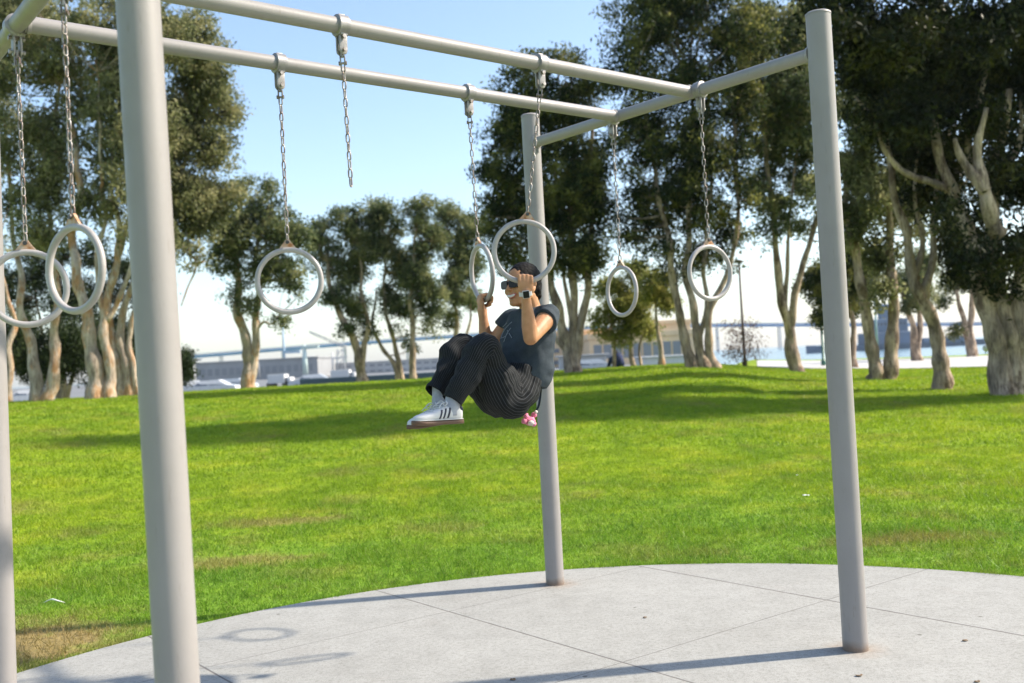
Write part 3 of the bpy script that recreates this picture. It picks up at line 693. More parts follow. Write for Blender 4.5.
for (px, py, d, lob, lab) in [
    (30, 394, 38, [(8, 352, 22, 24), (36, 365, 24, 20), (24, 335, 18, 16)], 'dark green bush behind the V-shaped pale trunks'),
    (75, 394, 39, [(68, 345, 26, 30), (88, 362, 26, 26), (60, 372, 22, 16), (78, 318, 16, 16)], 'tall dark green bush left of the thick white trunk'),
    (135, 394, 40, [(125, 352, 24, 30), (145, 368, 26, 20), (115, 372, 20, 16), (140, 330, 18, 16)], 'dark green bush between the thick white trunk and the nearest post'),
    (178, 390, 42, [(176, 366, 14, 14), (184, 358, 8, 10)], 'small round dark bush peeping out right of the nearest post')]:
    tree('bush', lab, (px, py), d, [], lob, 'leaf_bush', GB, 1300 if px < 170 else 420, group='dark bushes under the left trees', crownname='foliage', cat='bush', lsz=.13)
tree(T, 'shadowy dark tree filling the gaps far behind the left ring trees', (60, 394), 44,
     [(.2, [(62, 394), (64, 350), (60, 300), (66, 250)]), (.14, [(60, 394), (44, 340), (36, 290)]), (.12, [(62, 394), (86, 340), (96, 290)])],
     [(15, 290, 26, 30), (45, 262, 26, 26), (62, 300, 24, 20), (95, 300, 24, 26), (125, 275, 22, 26), (110, 335, 26, 20), (150, 300, 20, 24), (20, 330, 24, 18), (145, 335, 18, 18), (90, 250, 24, 20)], 'leaf_bush', GB, 2600)
tree('sapling', 'thin bare reddish sapling growing round the tall lamp post by the water', (744, 370), 36,
     [(.02, [(743, 370), (738, 345), (733, 325)]), (.02, [(744, 370), (750, 345), (754, 325)]), (.02, [(741, 370), (731, 352), (727, 345)])],
     [(735, 330, 9, 12), (752, 332, 8, 12), (730, 352, 7, 8), (754, 352, 7, 8), (742, 348, 8, 12)], 'leaf_red', GB, 170, leaves=10, lsz=.09, group=None, cat='sapling')
# ------------------------------------------------------------------ harbour behind the lawn
def px(dist): return dist/F
def hz(x): return 360.3-.053*(x-512)      # horizon row
def spot(x, d, z=None):
    r = ray(x, hz(x)); X = r[0]/r[1]*d; return A_(X, d, float(zt(X, d)) if z is None else z)
def hgt(x, row, d): return CAMH+(hz(x)-row)*d/F
mc = lambda n, c, **k: simple(n, c, k.pop('rough', .7), **k)
M['white'] = mc('white_paint', (.52, .52, .52)); M['offwhite'] = mc('offwhite_cladding', (.40, .40, .40), scale=.3); M['grey'] = mc('grey_cladding', (.27, .275, .28), scale=.2)
M['tan'] = mc('tan_stucco', (.74, .52, .31), scale=.3); M['navy'] = mc('naval_grey_paint', (.11, .16, .23), scale=.1, var=.2); M['bridge'] = mc('blue_bridge_paint', (.02, .21, .47), scale=.05)
M['pier'] = mc('bridge_pier_concrete', (.42, .44, .46), scale=.05); M['glass'] = simple('dark_window_glass', (.07, .09, .12), .12, var=.05)
M['green'] = mc('green_post_paint', (.04, .13, .09), rough=.4); M['polebrown'] = mc('dark_pole_paint', (.10, .075, .065), rough=.5); M['bluew'] = mc('pale_blue_steel', (.30, .42, .52)); M['seawall'] = mc('dark_teal_wall', (.05, .085, .10), scale=.5); M['rubber'] = mc('tyre_rubber', (.02, .02, .02))
M['lightgreen'] = mc('pale_green_steel', (.48, .58, .55))
EX = np.eye(3)
def thing(name, pos, lab, cat, group=None): return empty(name, pos, lab, cat, group)
# bridge
D = 1200
root = thing('bridge', spot(420, D, -2.2), 'long blue high-level road bridge crossing the whole horizon on slim piers', 'bridge')
pts = [(-40, 371), (60, 366), (190, 357), (300, 348), (400, 340.5), (480, 335), (560, 330), (650, 326.5), (740, 325.3), (830, 325), (930, 324.6), (1040, 323.5), (1150, 324)]
P = [A_(spot(x, D, 0)[0], D, hgt(x, y, D)) for x, y in pts]; Q = spline(P, 6)
mb = MB(); mb.sections(Q, A_(0, 1, 0), A_(0, 0, 1), [7]*len(Q), [1.8]*len(Q), n=8, pw=8); mb.build('deck', M['bridge'], root, sm=False)
mb = MB(); mb.sections(Q+A_(0, 0, 2.9), A_(0, 1, 0), A_(0, 0, 1), [7.2]*len(Q), [.35]*len(Q), n=8, pw=8); mb.build('railing', M['bluew'], root, sm=False)
for x in range(160, 1060, 62):
    q = spot(x, D, 0); zt_ = np.interp(q[0], Q[:, 0], Q[:, 2])-2.3
    mb = MB()
    for dy in (-5, 5): mb.box((q[0], D+dy, (zt_-4)/2-2), (1.5, 1.5, zt_+4), None, .3)
    mb.box((q[0], D, zt_-.9), (1.8, 12, 1.6), None, .3); mb.build('pier', M['pier'], root, sm=False)
# long grey shed / quay buildings on the left
M['farwin'] = simple('hazy_window_glass', (.20, .21, .225), .5)
def windows(root, wall, x0, x1, y, rows, n, w, h, m='farwin'):
    for z in rows:
        for i in range(n):
            mb = MB(); cx = x0+(x1-x0)*(i+.5)/n
            mb.box((cx, y-.06, z), (w, .1, h)); mb.build('window', M[m], wall, sm=False)
def building(name, xa, xb, row, d, m, lab, cat='building', depth=14, rows=0, n=8, roof=.5, group=None, wf=.6, hf=.34):
    a, b = spot(xa, d), spot(xb, d); z0 = min(a[2], b[2])-.3; z1 = hgt((xa+xb)/2, row, d); c = (a+b)/2
    root = thing(name, (c[0], d, z0), lab, cat, group); w_ = b[0]-a[0]
    mb = MB(); mb.box((c[0], d+depth/2, (z0+z1)/2), (w_, depth, z1-z0), None, .08); wl = mb.build('wall', M[m], root, sm=False)
    mb = MB(); mb.box((c[0], d+depth/2, z1+roof/2+.003), (w_+.6, depth+.6, roof), None, .1); mb.build('roof', M[m], root, sm=False)
    if rows:
        hh = (z1-z0)/rows
        windows(root, wl, a[0]+w_*.03, b[0]-w_*.03, d, [z0+hh*(k+.55) for k in range(rows)], n, w_/n*wf, hh*hf)
    return root
building('warehouse', 196, 318, 361, 300, 'grey', 'long low grey shed on the harbour left of the far tree cluster', 'warehouse', 30, 1, 16)
building('warehouse', 318, 450, 362, 330, 'offwhite', 'pale grey quay shed behind the far cluster of trees', 'warehouse', 30, 2, 16)
building('warehouse', 90, 192, 368, 360, 'grey', 'low grey harbour shed seen in gaps between the left trunks', 'warehouse', 30, 1, 12)
building('warehouse', 448, 560, 355, 340, 'offwhite', 'pale harbour block behind the hanging person', 'warehouse', 30, 2, 12)
building('terraced_building', 520, 612, 333, 190, 'tan', 'tan building whose end shows beside the grey fan of trunks', 'building', 20, 3, 9)
building('terraced_building', 590, 695, 337, 170, 'tan', 'wide tan stepped building behind the yellow-green young tree', 'building', 20, 2, 10, 1.0, wf=.75, hf=.5)
building('terraced_building', 648, 692, 324, 196, 'tan', 'upper tan block rising behind the wide stepped building', 'building', 14, 2, 5, .8)
# parapet kiosk with white awning
building('kiosk', 640, 690, 357, 90, 'white', 'low white kiosk in front of the tan building at the lawn edge', 'kiosk', 4, 1, 5, .15, wf=.8, hf=.5)
building('kiosk', 560, 606, 356, 95, 'offwhite', 'pale low kiosk right of the fan of grey trunks', 'kiosk', 4, 1, 4, .15)
# dark sea wall
a, b = spot(300, 62), spot(450, 62)
c = (a+b)/2; mb = MB(); mb.box((c[0], 62, c[2]+.55), (b[0]-a[0], .5, 1.6), None, .05)
o = mb.build('low_wall', M['seawall'], None, sm=False, origin=c); tag(o, 'long low dark wall just beyond the lawn under the far cluster of trees', 'wall')
def box_container(xa, xb, r0, r1, d, lab, m='white'):
    a, b = spot(xa, d), spot(xb, d); c = (a+b)/2; h = (r1-r0)*d/F; z0 = c[2]; w_ = b[0]-a[0]
    root = thing('box_truck', c, lab, 'truck')
    mb = MB(); mb.box((c[0]-.0*w_, d+1.2, z0+.55+h/2), (w_*.74, 2.4, h), None, .06); mb.build('cargo_box', M[m], root, sm=False)
    mb = MB(); mb.box((c[0]+w_*.44, d+1.2, z0+.5+h*.33), (w_*.13+.8, 2.2, h*.72), None, .2); cab = mb.build('cab', M[m], root, sm=False)
    mb = MB(); mb.box((c[0]+w_*.45, d+.09, z0+.5+h*.48), (w_*.10, .05, h*.25), None, .01); mb.build('window', M['glass'], cab, sm=False)
    for k in (-.28, .40):
        mb = MB(); q = A_(c[0]+w_*k, d+.1, z0+.42); mb.tube([q, q+A_(0, 2.2, 0)], .42, 16); mb.build('wheel', M['rubber'], root, auto=40)
    return root
box_container(264, 287, 368, 377, 120, 'white box truck parked beyond the lawn right of the isolated fork-trunked tree')
box_container(327, 352, 362, 370, 150, 'white box truck beyond the low dark wall left of the far cluster')
# cars
def car(x, d, m, lab, rot=0., proto=None):
    q = spot(x, d); q[2] = float(zt(q[0], d))
    if proto:
        r = proto.copy(); COL.objects.link(r); r.location = Vector(q.tolist()); r.rotation_euler = (0, 0, rot); r['label'] = lab
        for ch in proto.children:
            c2 = ch.copy(); COL.objects.link(c2); c2.parent = r
            if ch.name.startswith('body'): c2.data = ch.data.copy(); c2.data.materials[0] = M[m]
            for g in ch.children:
                g2 = g.copy(); COL.objects.link(g2); g2.parent = c2
        return r
    root = thing('parked_car', q, lab, 'car', 'cars parked in the harbour lot'); X, Y, Z = q
    prof = [(-2.2, .35), (-2.25, .75), (-2.1, .98), (-1.35, 1.06), (-.75, 1.48), (.75, 1.52), (1.5, 1.08), (2.15, .98), (2.25, .6), (2.2, .35)]
    v = []; f = []
    for sg, ins in ((-.85, 0), (.85, 0)):
        for (a, h) in prof: v.append((X+a, Y+sg*(1 if h < 1.2 else .82), Z+h))
    k = len(prof); mb = MB(); mb.add(v, [tuple(range(k)), tuple(range(k, 2*k))[::-1]]+[(i, k+i, k+(i+1) % k, (i+1) % k) for i in range(k)])
    body = mb.build('body', M[m], root, sm=False)
    for sg in (-1, 1):
        for (wv) in ([(-1.2, 1.08), (-.72, 1.41), (-.05, 1.44), (-.05, 1.08)], [(.05, 1.08), (.05, 1.44), (.70, 1.44), (1.28, 1.10)]):
            mb = MB(); vv = [(X+a, Y+sg*(.86-(h-1.06)*.40), Z+h) for a, h in wv]+[(X+a, Y+sg*(.84-(h-1.06)*.40), Z+h) for a, h in wv]
            mb.add(vv, [(0, 1, 2, 3), (7, 6, 5, 4), (0, 4, 5, 1), (1, 5, 6, 2), (2, 6, 7, 3), (3, 7, 4, 0)]); mb.build('window', M['glass'], body, sm=False)
        for a in (-1.4, 1.4):
            mb = MB(); mb.tube([A_(X+a, Y+sg*.68, Z+.33), A_(X+a, Y+sg*.88, Z+.33)], .33, 18); mb.build('wheel', M['rubber'], root, auto=40)
        mb = MB(); mb.box((X-2.2, Y+sg*.6, Z+.75), (.12, .3, .14), None, .03); mb.build('headlight', M['bluew'], root, sm=False)
    return root
M['car2'] = simple('silver_car_paint', (.42, .45, .48), .3); M['car3'] = simple('blue_car_paint', (.06, .13, .24), .3)
M['carw'] = simple('white_car_paint', (.55, .55, .55), .3)
c0 = car(211, 82, 'carw', 'white car beyond the lawn between the nearest post and the isolated forked tree')
car(189, 88, 'carw', 'white car just right of the nearest post', .2, c0)
car(232, 92, 'car2', 'silver car left of the isolated forked trunk', 0, c0)
car(312, 95, 'car2', 'silver car right of the white box truck near the dark wall', .1, c0)
car(590, 80, 'car2', 'silver car beyond the crest right of the grey fan of trunks', 0, c0)
car(676, 78, 'car2', 'silver car left of the four slender trunks', .1, c0)
car(30, 85, 'carw', 'white car glimpsed between the two leftmost trees', .2, c0)
# masts and cranes
def mast(x, r0, r1, d, rad, m, lab, arms=(), cat='mast', name='mast'):
    q = spot(x, d); z0, z1 = hgt(x, r1, d), hgt(x, r0, d); root = thing(name, (q[0], d, z0), lab, cat)
    mb = MB(); mb.tube([A_(q[0], d, z0), A_(q[0], d, z1)], [rad, rad*.6], 10); mb.build('pole', M[m], root)
    for (dx, row, h) in arms:
        z = hgt(x, row, d); mb = MB(); mb.box((q[0]+dx/2, d, z), (abs(dx)+rad*2, rad*1.6, h), None, .02); mb.build('arm', M[m], root, sm=False)
    return root
mast(285, 316, 374, 400, .55, 'bluew', 'tall pale blue mast standing on the harbour below the face-on ring', [(6, 352, 1.2), (-6, 360, 1.)])
mast(305.5, 345, 374, 260, .75, 'lightgreen', 'stout pale green tower right of the tall blue mast', [(3, 347, .6)], 'tower', 'tower')
mast(193, 352, 380, 240, .28, 'grey', 'thin grey mast just right of the nearest post', [(2, 360, .4)])
mast(259, 362, 378, 240, .25, 'grey', 'short thin grey mast right of the forked trunk')
mast(333, 352, 371, 280, .3, 'white', 'thin white mast by the left edge of the far cluster', [(4, 358, .4)])
# crane with lattice jib
q = spot(341, 300); z0 = float(q[2]); root = thing('crane', q, 'pale lattice crane with a slanted jib left of the far cluster', 'crane')
mb = MB(); 
for sx in (-1.4, 1.4): mb.tube([q+A_(sx, 0, 0), q+A_(sx*.5, 0, 8)], .22, 6)
for k in range(5): mb.tube([q+A_(-1.4+k*.15, 0, k*1.6), q+A_(1.4-(k+1)*.15, 0, (k+1)*1.6)], .12, 5)
mb.build('tower', M['offwhite'], root)
mb = MB(); 
for dz in (0, .9): mb.tube([q+A_(2, 0, 8+dz), q+A_(-9, 0, 13.5+dz*.4)], .14, 6)
for k in range(7): mb.tube([q+A_(2-k*1.5, 0, 8+k*.75), q+A_(1.2-k*1.5, 0, 9.3+k*.70)], .09, 5)
mb.build('jib', M['offwhite'], root)
# naval ship on the right, behind the trees
D = 420; a, b = spot(806, D, -2.2), spot(988, D, -2.2); root = thing('naval_ship', ((a[0]+b[0])/2, D, -2.2), 'long blue-grey naval ship moored across the water behind the right-hand trunks', 'ship')
Lh = b[0]-a[0]; mb = MB(); secs = []; aa = []; bb = []
zt0 = hgt(900, 343.0, D); hh = (zt0+2.2)
for t, wd, lift in ((0, .6, 1.0), (.05, 3.5, .8), (.15, 6.5, .3), (.4, 8, 0), (.8, 8, 0), (.97, 7, 0), (1., 6.3, 0)):
    secs.append((a[0]+Lh*t, lift, wd))
v = []; f = []
for (x_, lift, wd) in secs: v += [(x_, D-wd*.75, -3.4), (x_, D-wd, zt0+lift), (x_, D+wd, zt0+lift), (x_, D+wd*.75, -3.4)]
for i in range(len(secs)-1):
    for j in range(4): f.append((i*4+j, i*4+(j+1) % 4, (i+1)*4+(j+1) % 4, (i+1)*4+j))
f += [(0, 1, 2, 3), tuple(len(v)-4+j for j in (3, 2, 1, 0))]
mb.add(v, f); mb.build('hull', M['navy'], root, sm=False)
def blk(x0, x1, row0, row1, name='superstructure', w=11, m='navy', par=None):
    A, B = spot(x0, D)[0], spot(x1, D)[0]; z0, z1 = hgt((x0+x1)/2, row0, D), hgt((x0+x1)/2, row1, D)
    mb = MB(); mb.box(((A+B)/2, D, (z0+z1)/2), (B-A, w, z1-z0), None, .5); return mb.build(name, M[m], par or root, sm=False)
s1 = blk(862, 915, 345, 332); s2 = blk(868, 905, 333, 319, w=9); blk(918, 962, 344, 337); blk(880, 890, 320, 304, 'mast', 3); blk(895, 898, 320, 296, 'mast', 1.2); blk(826, 850, 344.5, 341, w=7)
for i in range(9):
    A = spot(871+i*3.8, D)[0]; mb = MB(); mb.box((A, D-4.56, hgt(888, 324, D)), (.9, .1, .9)); mb.build('window', M['glass'], s2, sm=False)
# lamp posts
q = spot(744, 36); q[2] = float(zt(q[0], 36))-.05; zt1 = CAMH+(347.9-262)*36/F*1.0
root = thing('lamp_post', q, 'tall thin dark lamp post rising from the reddish sapling beside the water', 'lamp post')
mb = MB(); mb.tube([q, q+A_(0, 0, .5), A_(q[0], q[1], zt1)], [.085, .055, .04], 10); mb.build('pole', M['polebrown'], root)
mb = MB(); mb.sections([A_(q[0]-.02, q[1], zt1-.02), A_(q[0]-.02, q[1], zt1+.03), A_(q[0]-.02, q[1], zt1+.10)], A_(1, 0, 0), A_(0, 1, 0), [.12, .22, .06], [.12, .2, .06], n=16, pw=2); mb.build('lamp_head', M['polebrown'], root)
q = spot(822.5, 41); q[2] = float(zt(q[0], 41))-.05
root = thing('lamp_post', q, 'green lamp post with its foot on the promenade just left of the front right post', 'lamp post')
ztp = CAMH+(343.8-322)*41/F; mb = MB(); mb.tube([q, q+A_(0, 0, .3), q+A_(0, 0, .32), A_(q[0], q[1], 3.6)], [.11, .10, .06, .05], 12); mb.build('pole', M['green'], root)
mb = MB(); p_ = A_(q[0], q[1], 3.6); mb.tube([p_, p_+A_(0, 0, .1), p_+A_(0, 0, .4), p_+A_(0, 0, .55)], [.08, .2, .24, .03], 14); mb.build('lamp_head', M['offwhite'], root)
for (x, lab) in ((877, 'pale thin post on the promenade left of the twin trunks'), (985, 'thin pale lamp post by the water right of the small far tree')):
    q = spot(x, 57.5); q[2] = float(zt(q[0], 57.5)); mb = MB(); root = thing('lamp_post', q, lab, 'lamp post')
    mb.tube([q-A_(0, 0, .1), q+A_(0, 0, 4.2)], [.07, .05], 10); mb.build('pole', M['bluew'], root)
    mb = MB(); mb.ell(q+A_(0, 0, 4.35), (.18, .18, .2)); mb.build('lamp_head', M['offwhite'], root)
# litter on the lawn, debris on the slab
M['paper'] = simple('white_paper', (.75, .75, .73), .8); M['dry'] = simple('dry_leaf', (.16, .10, .05), .8)
def scrap(name, pxx, pyy, sz, m, lab, cat, lift=.03, z=None, group=None):
    p = gr(pxx, pyy, 0.03); 
    for _ in range(6): p = gr(pxx, pyy, float(zt(p[0], p[1]))+lift if z is None else z)
    mb = MB(); P = []
    n = 7
    for i in range(n):
        for j in range(n):
            u, v_ = (i/(n-1)-.5)*2, (j/(n-1)-.5)*2; k = 1-.35*abs(v_)**2; q = p+A_(u*sz*k, v_*sz*.6, (noise.noise(Vector((u*1.5+pxx, v_*1.5, pyy)))*.35)*sz)
            P.append(q)
    top = [(i*n+j, (i+1)*n+j, (i+1)*n+j+1, i*n+j+1) for i in range(n-1) for j in range(n-1)]
    mb.add(P, top); o = mb.build(name, M[m], None, origin=p); s_ = o.modifiers.new('t', 'SOLIDIFY'); s_.thickness = .0012
    return tag(o, lab, cat, group)
scrap('paper_scrap', 806, 495, .035, 'paper', 'crumpled white paper scrap lying on the lawn left of the front right post', 'litter', .045)
scrap('paper_scrap', 797, 475, .014, 'paper', 'tiny white scrap on the lawn just behind the larger paper scrap', 'litter', .045)
scrap('paper_scrap', 770, 384, .10, 'paper', 'white scrap on the far lawn left of the forked pale-trunk tree', 'litter', .05)
#scrap('paper_scrap', 137, 431, .05, 'paper', 'small white scrap on the lawn left of the nearest post', 'litter', .05)
for (x, y, s_, lab) in ((645, 617, .012, 'small dry leaf on the slab below the thin back post joint'), (513, 679, .014, 'dark dry leaf at the bottom edge of the slab'), (859, 675, .016, 'dry leaf on the slab right below the front right post'), (977, 681, .013, 'dry leaf in the bottom right corner of the slab'), (965, 640, .014, 'dry leaf on the slab near the right edge')):
    scrap('dry_leaf', x, y, s_, 'dry', lab, 'leaf', z=.006, group='dry leaves on the slab')
mb = MB(); p = gr(54, 604, .03); P = [p+A_(-.07+.02*i, .012*math.sin(i), .012+.02*math.sin(i*.5)) for i in range(8)]
mb.tube(P, [.001, .003, .004, .005, .005, .004, .003, .001], 6); o = mb.build('feather', M['paper'], None, origin=p); tag(o, 'white feather on the grass at the left, between the two left posts', 'feather')
# ------------------------------------------------------------------ the person hanging from two rings
U3 = A_(U[0], U[1], 0); Fd = A_(-V[0], -V[1], 0); UP = A_(0, 0, 1); CM = 1.11
def lat(px_, py_, c):                     # point on the line of sight lying c metres to the person's left of her middle plane
    r = ray(px_, py_); b3 = A_(BX, BY, 0); t = (CM+c-np.dot(CAM-b3, U3))/np.dot(r, U3); return CAM+r*t
M['skin'] = None
def skinf(nt, b):
    v = coord(nt); nt.links.new(ramp(nt, nz(nt, v, 22, 4), [(.3, (.38, .185, .09)), (.7, (.48, .25, .13))]), b.inputs['Base Color'])
    b.inputs['Roughness'].default_value = .55; b.inputs['Specular IOR Level'].default_value = .35; b.inputs['Subsurface Weight'].default_value = .12; b.inputs['Subsurface Radius'].default_value = (.02, .008, .004)
M['skin'] = mat('warm_skin', skinf)
M['hair'] = simple('black_hair', (.006, .005, .005), .6, var=.4, scale=60, bmp=.6, spec=.15)
def denim(nt, b):
    v = coord(nt); c = ramp(nt, nz(nt, v, 7, 5, .6), [(.3, (.030, .040, .049)), (.7, (.058, .073, .086))])
    c = mix(nt, .6, c, ramp(nt, nz(nt, v, 260, 2), [(.3, (.7, .7, .72)), (.7, (1.25, 1.25, 1.25))]), 'MULTIPLY')
    nt.links.new(c, b.inputs['Base Color']); b.inputs['Roughness'].default_value = .85; b.inputs['Specular IOR Level'].default_value = .2
    bump(nt, b, nz(nt, v, 25, 4), .3, .01)
M['denim'] = mat('washed_blue_grey_cotton', denim)
def pin(nt, b):
    t = N(nt, 'ShaderNodeUVMap'); t.uv_map = 'UVMap'; s_ = N(nt, 'ShaderNodeSeparateXYZ'); nt.links.new(t.outputs[0], s_.inputs[0])
    q = mth(nt, 'FRACT', mth(nt, 'MULTIPLY', s_.outputs[0], 40.)); d = mth(nt, 'ABSOLUTE', mth(nt, 'SUBTRACT', q, .5))
    r = N(nt, 'ShaderNodeMapRange'); nt.links.new(d, r.inputs[0]); r.inputs[1].default_value = .035; r.inputs[2].default_value = .075; r.inputs[3].default_value = 1; r.inputs[4].default_value = 0
    c = mix(nt, r.outputs[0], (.011, .012, .013), (.07, .075, .08)); nt.links.new(c, b.inputs['Base Color'])
    b.inputs['Roughness'].default_value = .8; b.inputs['Specular IOR Level'].default_value = .15
    bump(nt, b, nz(nt, coord(nt), 28, 3), .25, .01)
M['pin'] = mat('black_pinstripe_cloth', pin)
M['shoe'] = simple('white_shoe_leather', (.56, .555, .55), .5, var=.05, scale=20); M['gum'] = simple('brown_gum_rubber', (.12, .065, .04), .6); M['black'] = simple('black_plastic', (.008, .008, .009), .3, var=.1, spec=.25)
M['navytrim'] = simple('dark_navy_trim', (.02, .022, .045), .5); M['sock'] = simple('light_grey_sock', (.34, .35, .39), .9, scale=40); M['teeth'] = simple('teeth', (.6, .57, .52), .3, var=.03)
M['lips'] = simple('lips', (.42, .13, .10), .4); M['strap'] = simple('white_strap', (.5, .49, .48), .5); M['print'] = simple('pale_shirt_print', (.28, .31, .34), .8); M['pink'] = simple('pink_plush', (.72, .22, .34), .95, var=.35, scale=30, bmp=.8); M['cream'] = simple('cream_plush', (.75, .62, .58), .95, var=.2, scale=30, bmp=.8)
# --- rings she holds
grips = {}
for key, lugp, botp in ((D2, lat(527.5, 214, 1.385-CM), lat(521.5, 281, 1.355-CM)), (D1, lat(477.5, 239.5, .835-CM), lat(486.5, 309, .865-CM))):
    pn, yaw, lab = pull[key]; dn0 = nrm(botp-lugp)
    c, dn, e1 = hanging_ring(pn, lugp, ydir(yaw), lab, dn0); grips[key] = (c+dn*(RO-RT), dn, e1)
gl, dnl, el = grips[D2]; gr_, dnr, er = grips[D1]
# --- joints
neck = lat(531, 311, 0); SL = neck+U3*.150-UP*.028+Fd*.0; SR_ = neck-U3*.150-UP*.030
pelv = lat(511, 392, 0)
def solve(S, a, b, length, lo, hi):
    best = None
    for c in np.linspace(lo, hi, 200):
        q = lat(a, b, c); e = abs(np.linalg.norm(q-S)-length)
        if best is None or e < best[0]: best = (e, q, c)
    return best
e_, EL, cL = solve(SL, 530.5, 338, .265, .12, .5)
backL = nrm(A_(.05, -1, .05)); upL = nrm(A_(.02, -.05, 1))
oL = gl+el*.018; WL = oL+backL*.022-upL*.082
backR = nrm(A_(-.93, -.35, 0)); upR = nrm(A_(-.02, .05, 1)); oR = gr_; WR = oR+backR*.02-upR*.08
ER = WR+A_(.012, .02, -.19)+Fd*.0
print('elbowL c', cL, 'upper', np.linalg.norm(EL-SL), 'fore', np.linalg.norm(EL-WL), 'R upper', np.linalg.norm(ER-SR_), 'fore', np.linalg.norm(ER-WR))
def hand(mb, o, bar, back, up, side):
    bar = nrm(bar-back*np.dot(bar, back)); 
    # palm
    mb.ell(o+back*.027-up*.022, (.040, .015, .042), [bar, back, up], 18, 10)
    mb.ell(o+back*.024-up*.048, (.032, .017, .032), [bar, back, up], 16, 10)
    mb.cone(o+back*.022-up*.05, o+back*.020-up*.085, .026, .025)
    for i, l in enumerate((.93, 1.04, 1.0, .84)):
        b_ = o+bar*side*(.0285-.019*i)
        pts = [b_+back*.031-up*.004, b_+back*.024+up*.024*l, b_-back*.008+up*.030*l, b_-back*.029+up*.010, b_-back*.026-up*.016*l, b_-back*.012-up*.026*l]
        mb.chainlimb(pts, [.0100, .0105, .0094, .0088, .0082, .0072])
    t0 = o+bar*side*.030+back*.016-up*.042
    mb.chainlimb([t0, o+bar*side*.040+back*.004-up*.026, o+bar*side*.030-back*.016-up*.027, o+bar*side*.010-back*.030-up*.024], [.014, .0115, .0100, .0085])
root = empty('person', pelv, 'person in black pinstripe trousers and sunglasses hanging from two rings with knees tucked up', 'person')
mb = MB()
# head
hf = nrm(A_(-.70, -.70, .02)); hl = nrm(np.cross(UP, hf)); hl = nrm(hl+A_(0, 0, .06)); hu = np.cross(hf, hl); HC = lat(522.5, 286.5, .02)
hp = lambda f_, l_, u_: HC+hf*f_+hl*l_+hu*u_
HA = [hf, hl, hu]
mb.ell(hp(-.008, 0, .026), (.092, .073, .088), HA, 28, 18)
mb.ell(hp(.030, 0, -.020), (.062, .062, .075), HA, 24, 14); mb.ell(hp(.034, 0, -.066), (.052, .050, .040), HA, 20, 12); mb.ell(hp(.070, 0, -.088), (.020, .024, .018), HA)
for s_ in (-1, 1):
    mb.ell(hp(.062, s_*.036, -.024), (.026, .024, .024), HA); mb.ell(hp(-.004, s_*.074, -.008), (.016, .007, .030), HA); mb.ell(hp(-.010, s_*.080, .006), (.014, .005, .018), HA)
    mb.ell(hp(.068, s_*.030, .024), (.018, .026, .010), HA); mb.ell(hp(.100, s_*.010, -.022), (.008, .007, .006), HA)
    mb.cone(hp(.0, s_*.045, -.055), hp(.055, s_*.030, -.085), .016, .014)
mb.cone(hp(.084, 0, .018), hp(.106, 0, -.018), .008, .011)
mb.ell(hp(.084, 0, -.040), (.012, .026, .008), HA); mb.ell(hp(.080, 0, -.072), (.012, .022, .007), HA)
mb.cone(hp(-.022, 0, -.045), neck-UP*.01-Fd*.005, .052, .056)
# torso and arms, one body
chest = lat(528, 333, 0); mb.cone(neck-UP*.06, chest, .06, .085); mb.cone(chest, lat(524, 372, 0), .085, .085)
for S in (SL, SR_): mb.cone(neck-UP*.03, S, .045, .048)
mb.chainlimb([SL, SL+(EL-SL)*.45, EL], [.050, .045, .036]); mb.chainlimb([EL, EL+(WL-EL)*.3, WL-(WL-EL)*.12, WL], [.036, .038, .025, .024])
mb.chainlimb([SR_, SR_+(ER-SR_)*.45, ER], [.050, .044, .036]); mb.chainlimb([ER, ER+(WR-ER)*.3, WR-(WR-ER)*.12, WR], [.036, .038, .025, .024])
hand(mb, oL, el, backL, upL, 1); hand(mb, oR, er, backR, upR, -1)
legL = [lat(513, 396, .085), lat(482, 347.5, .10), lat(457, 393, .082)]; legR = [lat(494, 396, -.085), lat(457, 348, -.10), lat(443, 386, -.082)]
print('leg', [round(float(np.linalg.norm(a-b)), 3) for a, b in ((legL[0], legL[1]), (legL[1], legL[2]), (legR[0], legR[1]), (legR[1], legR[2]))])
mb.cone(lat(522, 375, 0), pelv, .085, .085)
for lg in (legL, legR):
    mb.cone(pelv, lg[0], .075, .062); mb.cone(lg[0], lg[1], .062, .046); mb.cone(lg[1], lg[2], .048, .034); mb.cone(lg[2], lg[2]-UP*.02, .030, .028)
body = mb.build('body', M['skin'], root); remesh(body, .0042, 4)
# hair
mb = MB(); mb.ell(hp(-.020, 0, .036), (.094, .081, .092), HA, 28, 18); mb.ell(hp(-.060, 0, -.010), (.045, .066, .060), HA, 20, 12); mb.ell(hp(-.098, 0, .012), (.034, .036, .036), HA)
mb.ell(hp(-.085, 0, -.045), (.024, .045, .036), HA)
hair = mb.build('hair', M['hair'], root); remesh(hair, .005, 3); displace(hair, lambda c: .0035*noise.noise(c*70))
